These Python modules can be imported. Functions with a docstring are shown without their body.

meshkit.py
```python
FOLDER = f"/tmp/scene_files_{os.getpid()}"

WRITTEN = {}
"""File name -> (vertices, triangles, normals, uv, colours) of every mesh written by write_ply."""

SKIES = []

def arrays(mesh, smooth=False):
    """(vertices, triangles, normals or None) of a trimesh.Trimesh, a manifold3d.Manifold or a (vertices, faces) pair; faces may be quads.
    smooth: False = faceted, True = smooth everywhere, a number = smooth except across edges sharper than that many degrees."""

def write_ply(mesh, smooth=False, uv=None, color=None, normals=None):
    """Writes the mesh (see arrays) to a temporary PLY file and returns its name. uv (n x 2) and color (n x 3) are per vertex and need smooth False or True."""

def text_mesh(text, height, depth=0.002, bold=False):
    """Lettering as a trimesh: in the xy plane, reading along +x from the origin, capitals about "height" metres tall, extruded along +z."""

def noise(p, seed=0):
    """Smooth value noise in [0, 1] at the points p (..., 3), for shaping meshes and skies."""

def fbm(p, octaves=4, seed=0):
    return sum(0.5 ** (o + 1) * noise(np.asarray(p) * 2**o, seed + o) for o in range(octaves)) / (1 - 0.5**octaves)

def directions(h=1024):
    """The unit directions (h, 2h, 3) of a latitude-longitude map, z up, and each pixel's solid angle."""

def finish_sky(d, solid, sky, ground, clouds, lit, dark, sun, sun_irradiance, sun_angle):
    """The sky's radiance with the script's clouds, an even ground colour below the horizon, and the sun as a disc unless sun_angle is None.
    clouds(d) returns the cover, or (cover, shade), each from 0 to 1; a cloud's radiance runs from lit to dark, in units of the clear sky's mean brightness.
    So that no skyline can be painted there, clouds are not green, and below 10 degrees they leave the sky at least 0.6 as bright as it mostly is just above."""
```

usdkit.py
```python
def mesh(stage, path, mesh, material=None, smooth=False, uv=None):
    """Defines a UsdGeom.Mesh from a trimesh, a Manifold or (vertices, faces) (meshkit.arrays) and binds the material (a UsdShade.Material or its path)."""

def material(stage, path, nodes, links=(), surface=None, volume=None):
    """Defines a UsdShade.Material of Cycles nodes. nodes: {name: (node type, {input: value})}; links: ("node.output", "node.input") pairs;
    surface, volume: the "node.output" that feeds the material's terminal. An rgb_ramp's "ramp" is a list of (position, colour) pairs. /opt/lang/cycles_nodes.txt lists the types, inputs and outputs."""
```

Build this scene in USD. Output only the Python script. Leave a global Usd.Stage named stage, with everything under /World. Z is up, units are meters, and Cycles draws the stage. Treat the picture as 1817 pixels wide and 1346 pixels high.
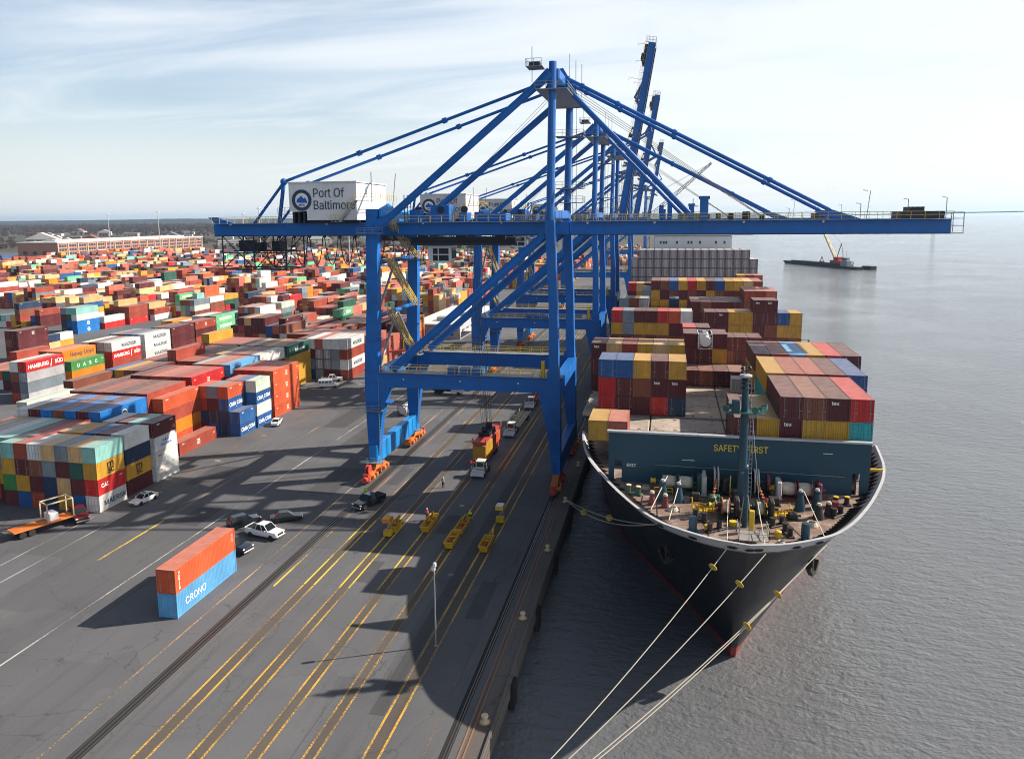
import math, random
import numpy as np, trimesh, usdkit, meshkit
from pxr import Usd, UsdGeom, UsdLux, UsdShade, Gf, Sdf, Vt

stage = Usd.Stage.CreateInMemory()
UsdGeom.SetStageUpAxis(stage, "Z")
UsdGeom.SetStageMetersPerUnit(stage, 1.0)
UsdGeom.Xform.Define(stage, "/World")
UsdGeom.Scope.Define(stage, "/World/Looks")
rng = random.Random(7)
nrng = np.random.default_rng(11)

# ---------------------------------------------------------------- camera, sky, sun, exposure
EYE = (0.0, 0.0, 45.0)
RIGHT, UP, BACK = (0.97932042, 0.20214464, -0.00831055), (-0.02132343, 0.14397869, 0.98935102), (0.20118855, -0.96871445, 0.14531168)
cam = UsdGeom.Camera.Define(stage, "/World/camera")
PXMM = 36.0 / 1817
cam.CreateHorizontalApertureAttr(36.0); cam.CreateVerticalApertureAttr(36.0 * 758 / 1024)
cam.CreateFocalLengthAttr(1349 * PXMM)
cam.CreateHorizontalApertureOffsetAttr(2.0 * PXMM); cam.CreateVerticalApertureOffsetAttr(-88.5 * PXMM)
cam.CreateClippingRangeAttr(Gf.Vec2f(0.5, 40000))
cam.CreateExposureAttr(0.78)
cam.AddTransformOp().Set(Gf.Matrix4d(*RIGHT, 0, *UP, 0, *BACK, 0, *EYE, 1))

HAZE = 0.000042
SUN_EL = math.radians(34.0)
SUN_H = (0.91, 0.415)
_n = math.hypot(*SUN_H)
SUN = np.array([SUN_H[0] / _n * math.cos(SUN_EL), SUN_H[1] / _n * math.cos(SUN_EL), math.sin(SUN_EL)])
SUN_ROT = math.atan2(SUN[0], SUN[1])
usdkit.material(stage, "/World/Looks/sky_light", {
    "sky": ("sky_texture", {"sky_type": "single_scattering", "sun_disc": False, "sun_elevation": SUN_EL, "sun_rotation": SUN_ROT,
                            "altitude": 0.0, "air_density": 1.0, "aerosol_density": 1.6, "ozone_density": 1.2}),
    "shs": ("hsv", {"saturation": 1.15}), "shv": ("map_range", {"range_type": "smoothstep", "from_min": -0.75, "from_max": -0.12, "to_min": 0.60, "to_max": 1.62}),
    "zen": ("map_range", {"range_type": "smoothstep", "from_min": 0.22, "from_max": 0.85, "to_min": 1.0, "to_max": 0.42}), "shm": ("math", {"math_type": "multiply"}), "czm": ("math", {"math_type": "multiply"}),
    "tc": ("texture_coordinate", {}),
    "sep": ("separate_xyz", {}),
    "zz": ("math", {"math_type": "add", "value2": 0.14}),
    "dx": ("math", {"math_type": "divide"}), "dy": ("math", {"math_type": "divide"}),
    "uv": ("combine_xyz", {"z": 0.0}),
    "mp": ("mapping", {"rotation": (0, 0, 0.5), "scale": (0.55, 1.5, 1.0), "location": (1.7, 0.4, 0.0)}),
    "n": ("noise_texture", {"scale": 1.1, "detail": 9.0, "roughness": 0.58, "distortion": 0.7}),
    "side": ("vector_math", {"math_type": "dot_product", "vector2": (0.86, 0.50, 0.10)}),
    "bias": ("map_range", {"from_min": -0.6, "from_max": 0.6, "to_min": -0.12, "to_max": 0.34}),
    "sum": ("math", {"math_type": "add"}),
    "cov": ("map_range", {"range_type": "smoothstep", "from_min": 0.40, "from_max": 0.90, "to_min": 0.22, "to_max": 0.86}),
    "lowr": ("map_range", {"range_type": "smoothstep", "from_min": 0.0, "from_max": 0.22, "to_min": 0.80, "to_max": 0.0}),
    "toward": ("map_range", {"range_type": "smoothstep", "from_min": -0.75, "from_max": -0.14, "to_min": 0.05, "to_max": 1.0}),
    "cmul": ("math", {"math_type": "multiply"}),
    "cmax": ("math", {"math_type": "maximum"}),
    "mixc": ("mix_color", {"b": (9.8, 10.2, 10.5)}),
    "bg": ("background_shader", {"strength": 0.060})},
    [("tc.generated", "sep.vector"), ("sep.z", "zz.value1"), ("sep.x", "dx.value1"), ("sep.y", "dy.value1"), ("zz.value", "dx.value2"), ("zz.value", "dy.value2"),
     ("dx.value", "uv.x"), ("dy.value", "uv.y"), ("uv.vector", "mp.vector"), ("mp.vector", "n.vector"), ("tc.generated", "side.vector1"), ("side.value", "bias.value"),
     ("n.fac", "sum.value1"), ("bias.result", "sum.value2"), ("sum.value", "cov.value"), ("sep.z", "lowr.value"), ("cov.result", "cmax.value1"), ("lowr.result", "cmax.value2"),
     ("cmax.value", "cmul.value1"), ("side.value", "shv.value"), ("sep.z", "zen.value"), ("shv.result", "shm.value1"), ("zen.result", "shm.value2"), ("shm.value", "shs.value"), ("side.value", "toward.value"), ("toward.result", "cmul.value2"), ("cmul.value", "czm.value1"), ("zen.result", "czm.value2"), ("czm.value", "mixc.fac"), ("sky.color", "shs.color"), ("shs.color", "mixc.a"), ("mixc.result", "bg.color")], surface="bg.background")
dome = UsdLux.DomeLight.Define(stage, "/World/sky")
UsdShade.MaterialBindingAPI.Apply(dome.GetPrim()).Bind(UsdShade.Material.Get(stage, "/World/Looks/sky_light"))
dome.GetPrim().SetCustomDataByKey("kind", "structure")
sun = UsdLux.DistantLight.Define(stage, "/World/sun")
sun.CreateNormalizeAttr(True); sun.CreateIntensityAttr(1.25); sun.CreateAngleAttr(0.53); sun.CreateColorAttr(Gf.Vec3f(1.0, 0.90, 0.76))
_x = np.cross([0, 0, 1.0], SUN); _x /= np.linalg.norm(_x); _y = np.cross(SUN, _x)
sun.AddTransformOp().Set(Gf.Matrix4d(*map(float, _x), 0, *map(float, _y), 0, *map(float, SUN), 0, 0, 0, 200, 1))

# ---------------------------------------------------------------- helpers
_used = {}
def numbered(parent, name):
    k = (parent, name); n = _used.get(k, 0); _used[k] = n + 1
    return f"{parent}/{name}" if n == 0 else f"{parent}/{name}_{n:03d}"

def tag(prim, label=None, cat=None, group=None, kind=None):
    p = prim.GetPrim()
    for k, v in (("label", label), ("category", cat), ("group", group), ("kind", kind)):
        if v: p.SetCustomDataByKey(k, v)
    return p

def path_of(x): return "/World" if x is None else str(x.GetPath())

class MB:
    """collects shapes; build() makes them one Mesh prim"""
    def __init__(s): s.v, s.f, s.n = [], [], 0
    def add(s, v, f):
        v = np.asarray(v, float).reshape(-1, 3); f = np.asarray(f, int)
        if f.shape[1] == 4: f = np.vstack([f[:, [0, 1, 2]], f[:, [0, 2, 3]]])
        s.v.append(v); s.f.append(f + s.n); s.n += len(v); return s
    def tm(s, m): return s.add(m.vertices, m.faces)
    def arrays(s): return np.vstack(s.v), np.vstack(s.f)
    def box(s, x0, x1, y0, y1, z0, z1, c=0.0):
        if x0 > x1: x0, x1 = x1, x0
        if y0 > y1: y0, y1 = y1, y0
        if z0 > z1: z0, z1 = z1, z0
        if c:
            c = min(c, (x1 - x0) * .45, (y1 - y0) * .45, (z1 - z0) * .45)
            pts = []
            for X, sx in ((x0, 1), (x1, -1)):
                for Y, sy in ((y0, 1), (y1, -1)):
                    for Z, sz in ((z0, 1), (z1, -1)):
                        pts += [(X + sx * c, Y + sy * c, Z), (X + sx * c, Y, Z + sz * c), (X, Y + sy * c, Z + sz * c)]
            return s.tm(trimesh.convex.convex_hull(np.array(pts)))
        v = [(x, y, z) for z in (z0, z1) for x, y in ((x0, y0), (x1, y0), (x1, y1), (x0, y1))]
        return s.add(v, [(0, 3, 2, 1), (4, 5, 6, 7), (0, 1, 5, 4), (1, 2, 6, 5), (2, 3, 7, 6), (3, 0, 4, 7)])
    def loft(s, rings, caps=True):
        """rings: list of closed rings of equal length, joined one to the next"""
        R = np.asarray(rings, float); k, n = R.shape[:2]
        f = [(i * n + j, i * n + (j + 1) % n, (i + 1) * n + (j + 1) % n, (i + 1) * n + j) for i in range(k - 1) for j in range(n)]
        s.add(R.reshape(-1, 3), f)
        if caps:
            for ring, flip in ((R[0], True), (R[-1], False)):
                c = ring.mean(0); t = [(n, (j + 1) % n, j) if flip else (n, j, (j + 1) % n) for j in range(n)]
                s.add(np.vstack([ring, c]), t)
        return s
    def beam(s, p, q, w, h=None, up=(0, 0, 1), w2=None, h2=None):
        h = w if h is None else h; p, q = np.array(p, float), np.array(q, float)
        d = q - p; d /= np.linalg.norm(d); a = np.cross(d, up)
        if np.linalg.norm(a) < 1e-6: a = np.cross(d, (1, 0, 0))
        a /= np.linalg.norm(a); b = np.cross(a, d)
        rg = lambda c, w, h: [c - a * w / 2 - b * h / 2, c + a * w / 2 - b * h / 2, c + a * w / 2 + b * h / 2, c - a * w / 2 + b * h / 2]
        return s.loft([rg(p, w, h), rg(q, w2 or w, h2 or h)])
    def tube(s, p, q, r, n=8, r2=None):
        p, q = np.array(p, float), np.array(q, float); d = q - p; d /= np.linalg.norm(d)
        a = np.cross(d, (0, 0, 1) if abs(d[2]) < .9 else (1, 0, 0)); a /= np.linalg.norm(a); b = np.cross(d, a)
        t = np.arange(n) * 2 * math.pi / n
        rg = lambda c, r: [c + r * (math.cos(k) * a + math.sin(k) * b) for k in t]
        return s.loft([rg(p, r), rg(q, r if r2 is None else r2)])
    def path(s, pts, r, n=5):
        for a, b in zip(pts[:-1], pts[1:]): s.tube(a, b, r, n)
        return s
    def revolve(s, prof, c, axis=(0, 0, 1), n=16):
        """prof: (radius, height) pairs along the axis"""
        ax = np.array(axis, float); ax /= np.linalg.norm(ax)
        a = np.cross(ax, (0, 0, 1) if abs(ax[2]) < .9 else (1, 0, 0)); a /= np.linalg.norm(a); b = np.cross(ax, a)
        t = np.arange(n) * 2 * math.pi / n
        return s.loft([[np.array(c) + ax * h + max(r, 1e-4) * (math.cos(k) * a + math.sin(k) * b) for k in t] for r, h in prof])
    def prism(s, poly, axis, a, b):
        """poly: 2-D outline; axis 'x': (y,z), 'y': (x,z), 'z': (x,y); extruded from a to b"""
        from shapely.geometry import Polygon
        m = trimesh.creation.extrude_polygon(Polygon(poly), b - a, engine="earcut"); v = m.vertices.copy(); v[:, 2] += a
        o = {"x": [2, 0, 1], "y": [0, 2, 1], "z": [0, 1, 2]}[axis]; f = m.faces if axis != "y" else m.faces[:, ::-1]
        return s.add(v[:, o], f)
    def ball(s, c, r, sub=1, sc=(1, 1, 1)):
        m = trimesh.creation.icosphere(sub, r); return s.add(m.vertices * np.array(sc) + np.array(c), m.faces)
    def rail(s, pts, h=1.05, step=2.0, r=.035, mid=True):
        """a handrail along pts"""
        for a, b in zip(pts[:-1], pts[1:]):
            a, b = np.array(a, float), np.array(b, float); L = np.linalg.norm(b - a); n = max(1, int(round(L / step)))
            for i in range(n + 1):
                c = a + (b - a) * i / n; s.beam(c, c + (0, 0, h), r * 2)
            for z in ((h, h * .55) if mid else (h,)): s.beam(a + (0, 0, z), b + (0, 0, z), r * 2)
        return s
    def moved(s, t=(0, 0, 0), rz=0.0, sc=1.0):
        c, sn = math.cos(rz), math.sin(rz); R = np.array([[c, -sn, 0], [sn, c, 0], [0, 0, 1]])
        s.v = [(v * sc) @ R.T + np.array(t) for v in s.v]; return s
    def build(s, name, mat, parent=None, smooth=False, label=None):
        v, f = s.arrays()
        p = numbered(path_of(parent), name)
        m = usdkit.mesh(stage, p, trimesh.Trimesh(v, f, process=bool(smooth)) if smooth else (v, f), M[mat] if isinstance(mat, str) else mat, smooth=smooth)
        if label: m.GetPrim().SetCustomDataByKey("label", label)
        return m.GetPrim()

def thing(name, label=None, cat=None, loc=(0, 0, 0), rz=0.0, group=None, kind=None):
    x = UsdGeom.Xform.Define(stage, numbered("/World", name))
    x.AddTranslateOp().Set(Gf.Vec3d(*map(float, loc))); x.AddRotateZOp().Set(math.degrees(rz))
    return tag(x, label, cat, group, kind)

def dup(src, label, loc, rz=0.0, group=None, cat=None):
    was = src.GetCustomData(); name = src.GetName()
    base = name[:-4] if name[-4:-3] == "_" and name[-3:].isdigit() else name
    r = thing(base, label, cat or was.get("category"), loc, rz, group or was.get("group"))
    r.GetReferences().AddInternalReference(src.GetPath()); r.SetInstanceable(True)
    return r

def single(mb, name, mat, label, cat, group=None, kind=None, smooth=False):
    return tag(mb.build(name, mat, None, smooth), label, cat, group, kind)

# ---------------------------------------------------------------- materials
M = {}
def paint(name, col, rough=.5, metal=0.0, var=.10, dirt=.25, dirt_col=(.16, .13, .11), sc=1.0, rnd=.10, streak=True, bump=.0, coat=0.0, dust=0.0, rust=0.0):
    nodes = {
        "tc": ("texture_coordinate", {}), "oi": ("object_info", {}),
        "n1": ("noise_texture", {"scale": 0.7 * sc, "detail": 6.0, "roughness": .6}),
        "r1": ("map_range", {"from_min": .3, "from_max": .7, "to_min": 1 - var, "to_max": 1 + var}),
        "r2": ("map_range", {"from_min": 0.0, "from_max": 1.0, "to_min": 1 - rnd, "to_max": 1 + rnd}),
        "mv": ("math", {"math_type": "multiply"}),
        "hsv": ("hsv", {"color": col}),
        "mp": ("mapping", {"scale": (4.0 * sc, 4.0 * sc, (.22 if streak else 4.0) * sc)}),
        "n2": ("noise_texture", {"scale": 1.0, "detail": 5.0, "roughness": .65}),
        "r3": ("map_range", {"range_type": "smoothstep", "from_min": .52, "from_max": .78, "to_min": 0.0, "to_max": dirt}),
        "mix": ("mix_color", {"b": dirt_col}),
        "rr": ("map_range", {"from_min": .3, "from_max": .7, "to_min": max(.05, rough - .12), "to_max": min(1, rough + .12)}),
        "p": ("principled_bsdf", {"metallic": metal, "coat_weight": coat})}
    links = [("tc.object", "n1.vector"), ("tc.object", "mp.vector"), ("mp.vector", "n2.vector"), ("n1.fac", "r1.value"), ("oi.random", "r2.value"),
             ("r1.result", "mv.value1"), ("r2.result", "mv.value2"), ("mv.value", "hsv.value"), ("n2.fac", "r3.value"), ("hsv.color", "mix.a"), ("r3.result", "mix.fac"),
             ("mix.result", "p.base_color"), ("n1.fac", "rr.value"), ("rr.result", "p.roughness")]
    if rust:      # rust blooms and runs of their own shape
        nodes.update({"mp2": ("mapping", {"scale": (2.6 * sc, 2.6 * sc, .5 * sc)}), "n3": ("noise_texture", {"scale": 1.0, "detail": 9.0, "roughness": .72, "distortion": .4}),
                      "r4": ("map_range", {"range_type": "smoothstep", "from_min": .60, "from_max": .70, "to_min": 0.0, "to_max": rust}), "mx2": ("mix_color", {"b": (.13, .052, .026)})})
        links.remove(("mix.result", "p.base_color"))
        links += [("tc.object", "mp2.vector"), ("mp2.vector", "n3.vector"), ("n3.fac", "r4.value"), ("mix.result", "mx2.a"), ("r4.result", "mx2.fac"), ("mx2.result", "p.base_color")]
    if dust:      # pale dust and faded paint lying on the upward faces
        nodes.update({"ge": ("geometry", {}), "sz": ("separate_xyz", {}), "dn": ("noise_texture", {"scale": .9, "detail": 4.0}), "dz": ("map_range", {"range_type": "smoothstep", "from_min": .6, "from_max": .95, "to_min": 0.0, "to_max": dust}),
                      "dv": ("map_range", {"from_min": .3, "from_max": .7, "to_min": .65, "to_max": 1.2}), "dm": ("math", {"math_type": "multiply", "use_clamp": True}), "dx": ("mix_color", {"b": (.52, .44, .38)})})
        src = "mx2.result" if rust else "mix.result"
        links.remove((src, "p.base_color"))
        links += [("ge.normal", "sz.vector"), ("sz.z", "dz.value"), ("tc.object", "dn.vector"), ("dn.fac", "dv.value"), ("dz.result", "dm.value1"), ("dv.result", "dm.value2"), (src, "dx.a"), ("dm.value", "dx.fac"), ("dx.result", "p.base_color")]
    if bump:
        nodes["bp"] = ("bump", {"strength": bump, "distance": .02}); links += [("n2.fac", "bp.height"), ("bp.normal", "p.normal")]
    M[name] = usdkit.material(stage, f"/World/Looks/{name}", nodes, links, surface="p.BSDF")
    return name

def plain(name, col, rough=.5, metal=0.0):
    M[name] = usdkit.material(stage, f"/World/Looks/{name}", {"p": ("principled_bsdf", {"base_color": col, "roughness": rough, "metallic": metal})}, [], surface="p.BSDF")
    return name

def worn_line(name, col, base=(.075, .07, .066), amount=.5):
    M[name] = usdkit.material(stage, f"/World/Looks/{name}", {
        "g": ("geometry", {}), "n": ("noise_texture", {"scale": 5.5, "detail": 6.0, "roughness": .7}),
        "n2": ("noise_texture", {"scale": .09, "detail": 3.0}),
        "a": ("math", {"math_type": "multiply_add", "value2": .9, "value3": 0.0}),
        "s": ("math", {"math_type": "add"}),
        "r": ("map_range", {"range_type": "smoothstep", "from_min": .95 - amount * .35, "from_max": 1.15 - amount * .25, "to_min": .12, "to_max": .95}),
        "mix": ("mix_color", {"a": col, "b": base}), "p": ("principled_bsdf", {"roughness": .75})},
        [("g.position", "n.vector"), ("g.position", "n2.vector"), ("n2.fac", "a.value1"), ("a.value", "s.value1"), ("n.fac", "s.value2"), ("s.value", "r.value"),
         ("r.result", "mix.fac"), ("mix.result", "p.base_color")], surface="p.BSDF")

# crane steel, ship steel, vehicles
paint("crane_blue", (.002, .112, .41), .45, 0, .18, .38, (.05, .10, .20), .45, .06, rust=.55)
paint("crane_sky_blue", (.008, .20, .54), .42, 0, .12, .3, (.08, .13, .2), .6, .05)  # crane blue with sunlight put into the colour; also the container handler's own blue
paint("dark_steel", (.025, .03, .045), .5, .3, .15, .3, (.08, .05, .03))
paint("galvanised", (.30, .32, .33), .5, .5, .12, .3, (.2, .15, .1))
paint("safety_yellow", (.66, .44, .03), .5, 0, .12, .3, (.12, .08, .03), 2)
paint("bin_yellow", (.60, .36, .012), .5, 0, .15, .4, (.10, .07, .04), 2)
paint("bogie_orange", (.62, .17, .035), .5, 0, .15, .45, (.08, .05, .04), 1.5, rust=.6)
paint("bogie_red", (.45, .05, .04), .5, 0, .15, .4, (.08, .05, .04), 1.5)
paint("house_white", (.62, .62, .64), .5, 0, .06, .2, (.35, .32, .30), .3)
paint("white_gloss", (.72, .72, .73), .22, 0, .03, .08, (.4, .38, .35), 1, .02, coat=.4)
paint("white_truck", (.62, .62, .60), .4, 0, .06, .3, (.22, .2, .17), 1.5, .04)
paint("cream_paint", (.62, .52, .34), .5, 0, .08, .35, (.30, .17, .08), 1.5)
paint("black_gloss", (.006, .007, .009), .16, 0, .05, .1, (.05, .05, .05), 1, .02, coat=.5)
paint("navy_gloss", (.008, .014, .026), .2, 0, .05, .1, (.05, .05, .05), 1, .02, coat=.5)
paint("green_gloss", (.004, .014, .013), .2, 0, .05, .1, (.05, .05, .05), 1, .02, coat=.5)
paint("red_gloss", (.16, .012, .012), .25, 0, .05, .15, (.06, .05, .05), 1, .02, coat=.4)
plain("rubber", (.016, .016, .017), .8)
plain("alloy", (.45, .45, .46), .35, .8)
plain("lens_white", (.75, .75, .72), .15)
plain("lens_red", (.35, .01, .01), .2)
plain("black_rubber", (.008, .008, .009), .85)
plain("rope", (.55, .50, .42), .9)
plain("cable_black", (.012, .013, .016), .6)
plain("white_ink", (.78, .78, .76), .6)
plain("dark_ink", (.022, .045, .085), .6)
plain("black_ink", (.015, .015, .015), .6)
plain("yellow_ink", (.60, .44, .03), .6)
plain("red_ink", (.5, .03, .03), .6)
plain("blue_ink", (.01, .10, .45), .5)
plain("orange_ink", (.65, .2, .02), .6)
M["glass"] = usdkit.material(stage, "/World/Looks/glass", {"p": ("principled_bsdf", {"base_color": (.012, .016, .02), "roughness": .06, "specular_ior_level": .7})}, [], surface="p.BSDF")
# ---------------------------------------------------------------- ground, quay, water
def ground_material(name, col_a, col_b, stain, patch=True):
    M[name] = usdkit.material(stage, f"/World/Looks/{name}", {
        "g": ("geometry", {}),
        "big": ("noise_texture", {"scale": .035, "detail": 6.0, "roughness": .62, "distortion": .4}),
        "rb": ("map_range", {"range_type": "smoothstep", "from_min": .36, "from_max": .64, "to_min": 0.0, "to_max": 1.0}),
        "m1": ("mix_color", {"a": col_a, "b": col_b}),
        "mpy": ("mapping", {"scale": (.55, .035, 1.0)}),
        "wheel": ("noise_texture", {"scale": 1.0, "detail": 4.0, "roughness": .6}),
        "rw": ("map_range", {"range_type": "smoothstep", "from_min": .5, "from_max": .72, "to_min": 0.0, "to_max": .45}),
        "m2": ("mix_color", {"b": tuple(c * .62 for c in col_a)}),
        "sp": ("noise_texture", {"scale": .22, "detail": 5.0, "roughness": .7}),
        "rs": ("map_range", {"range_type": "smoothstep", "from_min": .62, "from_max": .78, "to_min": 0.0, "to_max": .75}),
        "m3": ("mix_color", {"b": stain}),
        "vor": ("voronoi_texture", {"scale": .055, "feature": "f1", "metric": "chebychev", "randomness": .85}),
        "sv": ("separate_xyz", {}),
        "rv": ("map_range", {"from_min": 0.0, "from_max": 1.0, "to_min": .86, "to_max": 1.10}),
        "hs": ("hsv", {}),
        "ck": ("voronoi_texture", {"scale": .11, "feature": "distance_to_edge", "randomness": .9}), "cw": ("noise_texture", {"scale": .5, "detail": 5.0}), "cv": ("vector_math", {"math_type": "multiply_add", "vector2": (3.0, 3.0, 0)}),
        "rc": ("map_range", {"range_type": "smoothstep", "from_min": .0015, "from_max": .006, "to_min": .34, "to_max": 0.0}), "m4": ("mix_color", {"b": (.022, .021, .022)}),
        "tm": ("mapping", {"rotation": (0, 0, .13), "scale": (1.9, .016, 1.0)}), "tn": ("noise_texture", {"scale": 1.0, "detail": 3.0, "roughness": .7}), "tr": ("map_range", {"range_type": "smoothstep", "from_min": .60, "from_max": .72, "to_min": 0.0, "to_max": .45}), "m5": ("mix_color", {"b": (.032, .031, .033)}),
        "fine": ("noise_texture", {"scale": 5.0, "detail": 8.0, "roughness": .8}),
        "rf": ("map_range", {"from_min": .3, "from_max": .7, "to_min": .84, "to_max": 1.16}),
        "mul": ("math", {"math_type": "multiply"}),
        "bp": ("bump", {"strength": .35, "distance": .02}),
        "p": ("principled_bsdf", {"roughness": .82, "specular_ior_level": .35})},
        [("g.position", "big.vector"), ("big.fac", "rb.value"), ("rb.result", "m1.fac"), ("g.position", "mpy.vector"), ("mpy.vector", "wheel.vector"), ("wheel.fac", "rw.value"),
         ("m1.result", "m2.a"), ("rw.result", "m2.fac"), ("g.position", "sp.vector"), ("sp.fac", "rs.value"), ("m2.result", "m3.a"), ("rs.result", "m3.fac"),
         ("g.position", "vor.vector"), ("vor.color", "sv.vector"), ("sv.x", "rv.value"), ("g.position", "fine.vector"), ("fine.fac", "rf.value"),
         ("rv.result", "mul.value1"), ("rf.result", "mul.value2"), ("mul.value", "hs.value"), ("g.position", "cw.vector"), ("cw.color", "cv.vector1"), ("g.position", "cv.vector3"), ("cv.vector", "ck.vector"), ("ck.distance", "rc.value"), ("m3.result", "m4.a"), ("rc.result", "m4.fac"), ("g.position", "tm.vector"), ("tm.vector", "tn.vector"), ("tn.fac", "tr.value"), ("m4.result", "m5.a"), ("tr.result", "m5.fac"), ("m5.result", "hs.color"), ("hs.color", "p.base_color"), ("fine.fac", "bp.height"), ("bp.normal", "p.normal")],
        surface="p.BSDF")
ground_material("asphalt", (.116, .116, .128), (.092, .093, .103), (.030, .029, .031))
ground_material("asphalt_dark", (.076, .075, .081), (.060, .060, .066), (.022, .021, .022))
ground_material("quay_concrete", (.150, .132, .118), (.105, .095, .090), (.05, .045, .04))
ground_material("brown_tint", (.100, .084, .072), (.084, .074, .068), (.035, .03, .027))
ground_material("far_land", (.060, .055, .040), (.085, .075, .062), (.04, .045, .03))
plain("rail_steel", (.20, .17, .15), .35, .8)
plain("rail_rust", (.26, .125, .055), .7)
plain("pit_dark", (.014, .014, .015), .9)
worn_line("line_yellow", (.72, .40, .035), amount=.38)
worn_line("line_bright", (.80, .55, .05), amount=.15)
worn_line("line_white", (.62, .60, .57), amount=.40)
worn_line("line_cream", (.58, .38, .18), amount=.5)
worn_line("line_faint", (.42, .30, .18), amount=.95)

QX = -14.3          # face of the quay
def sheet(x0, x1, y0, y1, z, nx=1, ny=1):
    xs, ys = np.linspace(x0, x1, nx + 1), np.linspace(y0, y1, ny + 1)
    X, Y = np.meshgrid(xs, ys); v = np.stack([X, Y, np.full_like(X, z)], -1).reshape(-1, 3)
    i, j = np.meshgrid(np.arange(nx), np.arange(ny)); a = (j * (nx + 1) + i).ravel()
    return MB().add(v, np.stack([a, a + 1, a + nx + 2, a + nx + 1], 1))
tag(sheet(-20000, -1300, -300, 20000, -.30).build("far_ground", "far_land"), kind="structure")
tag(sheet(-1300, QX - 1.7, 960, 20000, -.30).build("far_ground", "far_land"), kind="structure")
apron = thing("ground", kind="structure")
sheet(-1300, QX - 1.7, -120, 960, 0.0).build("asphalt", "asphalt", apron)
def strip(x, w, y0, y1, mat, name="lane_line", z=.008, xb=None):
    xb = x if xb is None else xb
    MB().add([(x - w / 2, y0, z), (x + w / 2, y0, z), (xb + w / 2, y1, z), (xb - w / 2, y1, z)], [(0, 1, 2, 3)]).build(name, mat, apron)
for x0, x1 in ((-43.7, -42.4), (-39.0, -37.8), (-34.1, -33.0), (-29.4, -28.4), (-24.4, -23.1)):     # brown worn lane between each pair of lines
    strip((x0 + x1) / 2, x1 - x0 - .25, 40, 460, "brown_tint", "worn_lane", .004)
for x in (-43.7, -42.4, -39.0, -37.8, -34.1, -33.0, -29.4, -28.4, -24.4, -23.1):
    strip(x, .22, 40, 82, "line_yellow"); strip(x, .24, 82.2, 103, "line_bright" if x < -33.5 else "line_yellow"); strip(x, .22, 103.2, 460, "line_yellow" if x > -34.5 else "line_cream")
strip(-19.5, .14, 40, 300, "line_faint"); strip(-47.2, .27, 81, 98, "line_bright"); strip(-47.25, .15, 98.2, 300, "line_cream"); strip(-47.2, .15, 40, 80.8, "line_faint")
strip(-51.5, .22, 40, 420, "line_cream", xb=-52.6); strip(-53.4, .14, 84, 97, "line_faint"); strip(-53.6, .14, 150, 320, "line_faint")
strip(-66.3, .20, 30, 460, "line_white"); strip(-74.1, .18, 40, 83, "line_faint"); strip(-74.2, .34, 83.2, 97, "line_bright"); strip(-74.4, .18, 97.2, 150, "line_cream"); strip(-74.7, .16, 150.2, 330, "line_faint")
strip(-85.9, .14, 60, 96.5, "line_white"); strip(-81.8, .14, 50, 99, "line_white"); strip(-82.4, .14, 99.2, 240, "line_faint")
for k in range(7): MB().box(-83.4, -82.2, 107.5 + k * 17, 107.9 + k * 17, .004, .009).build("bay_tick", "line_white", apron)
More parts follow.
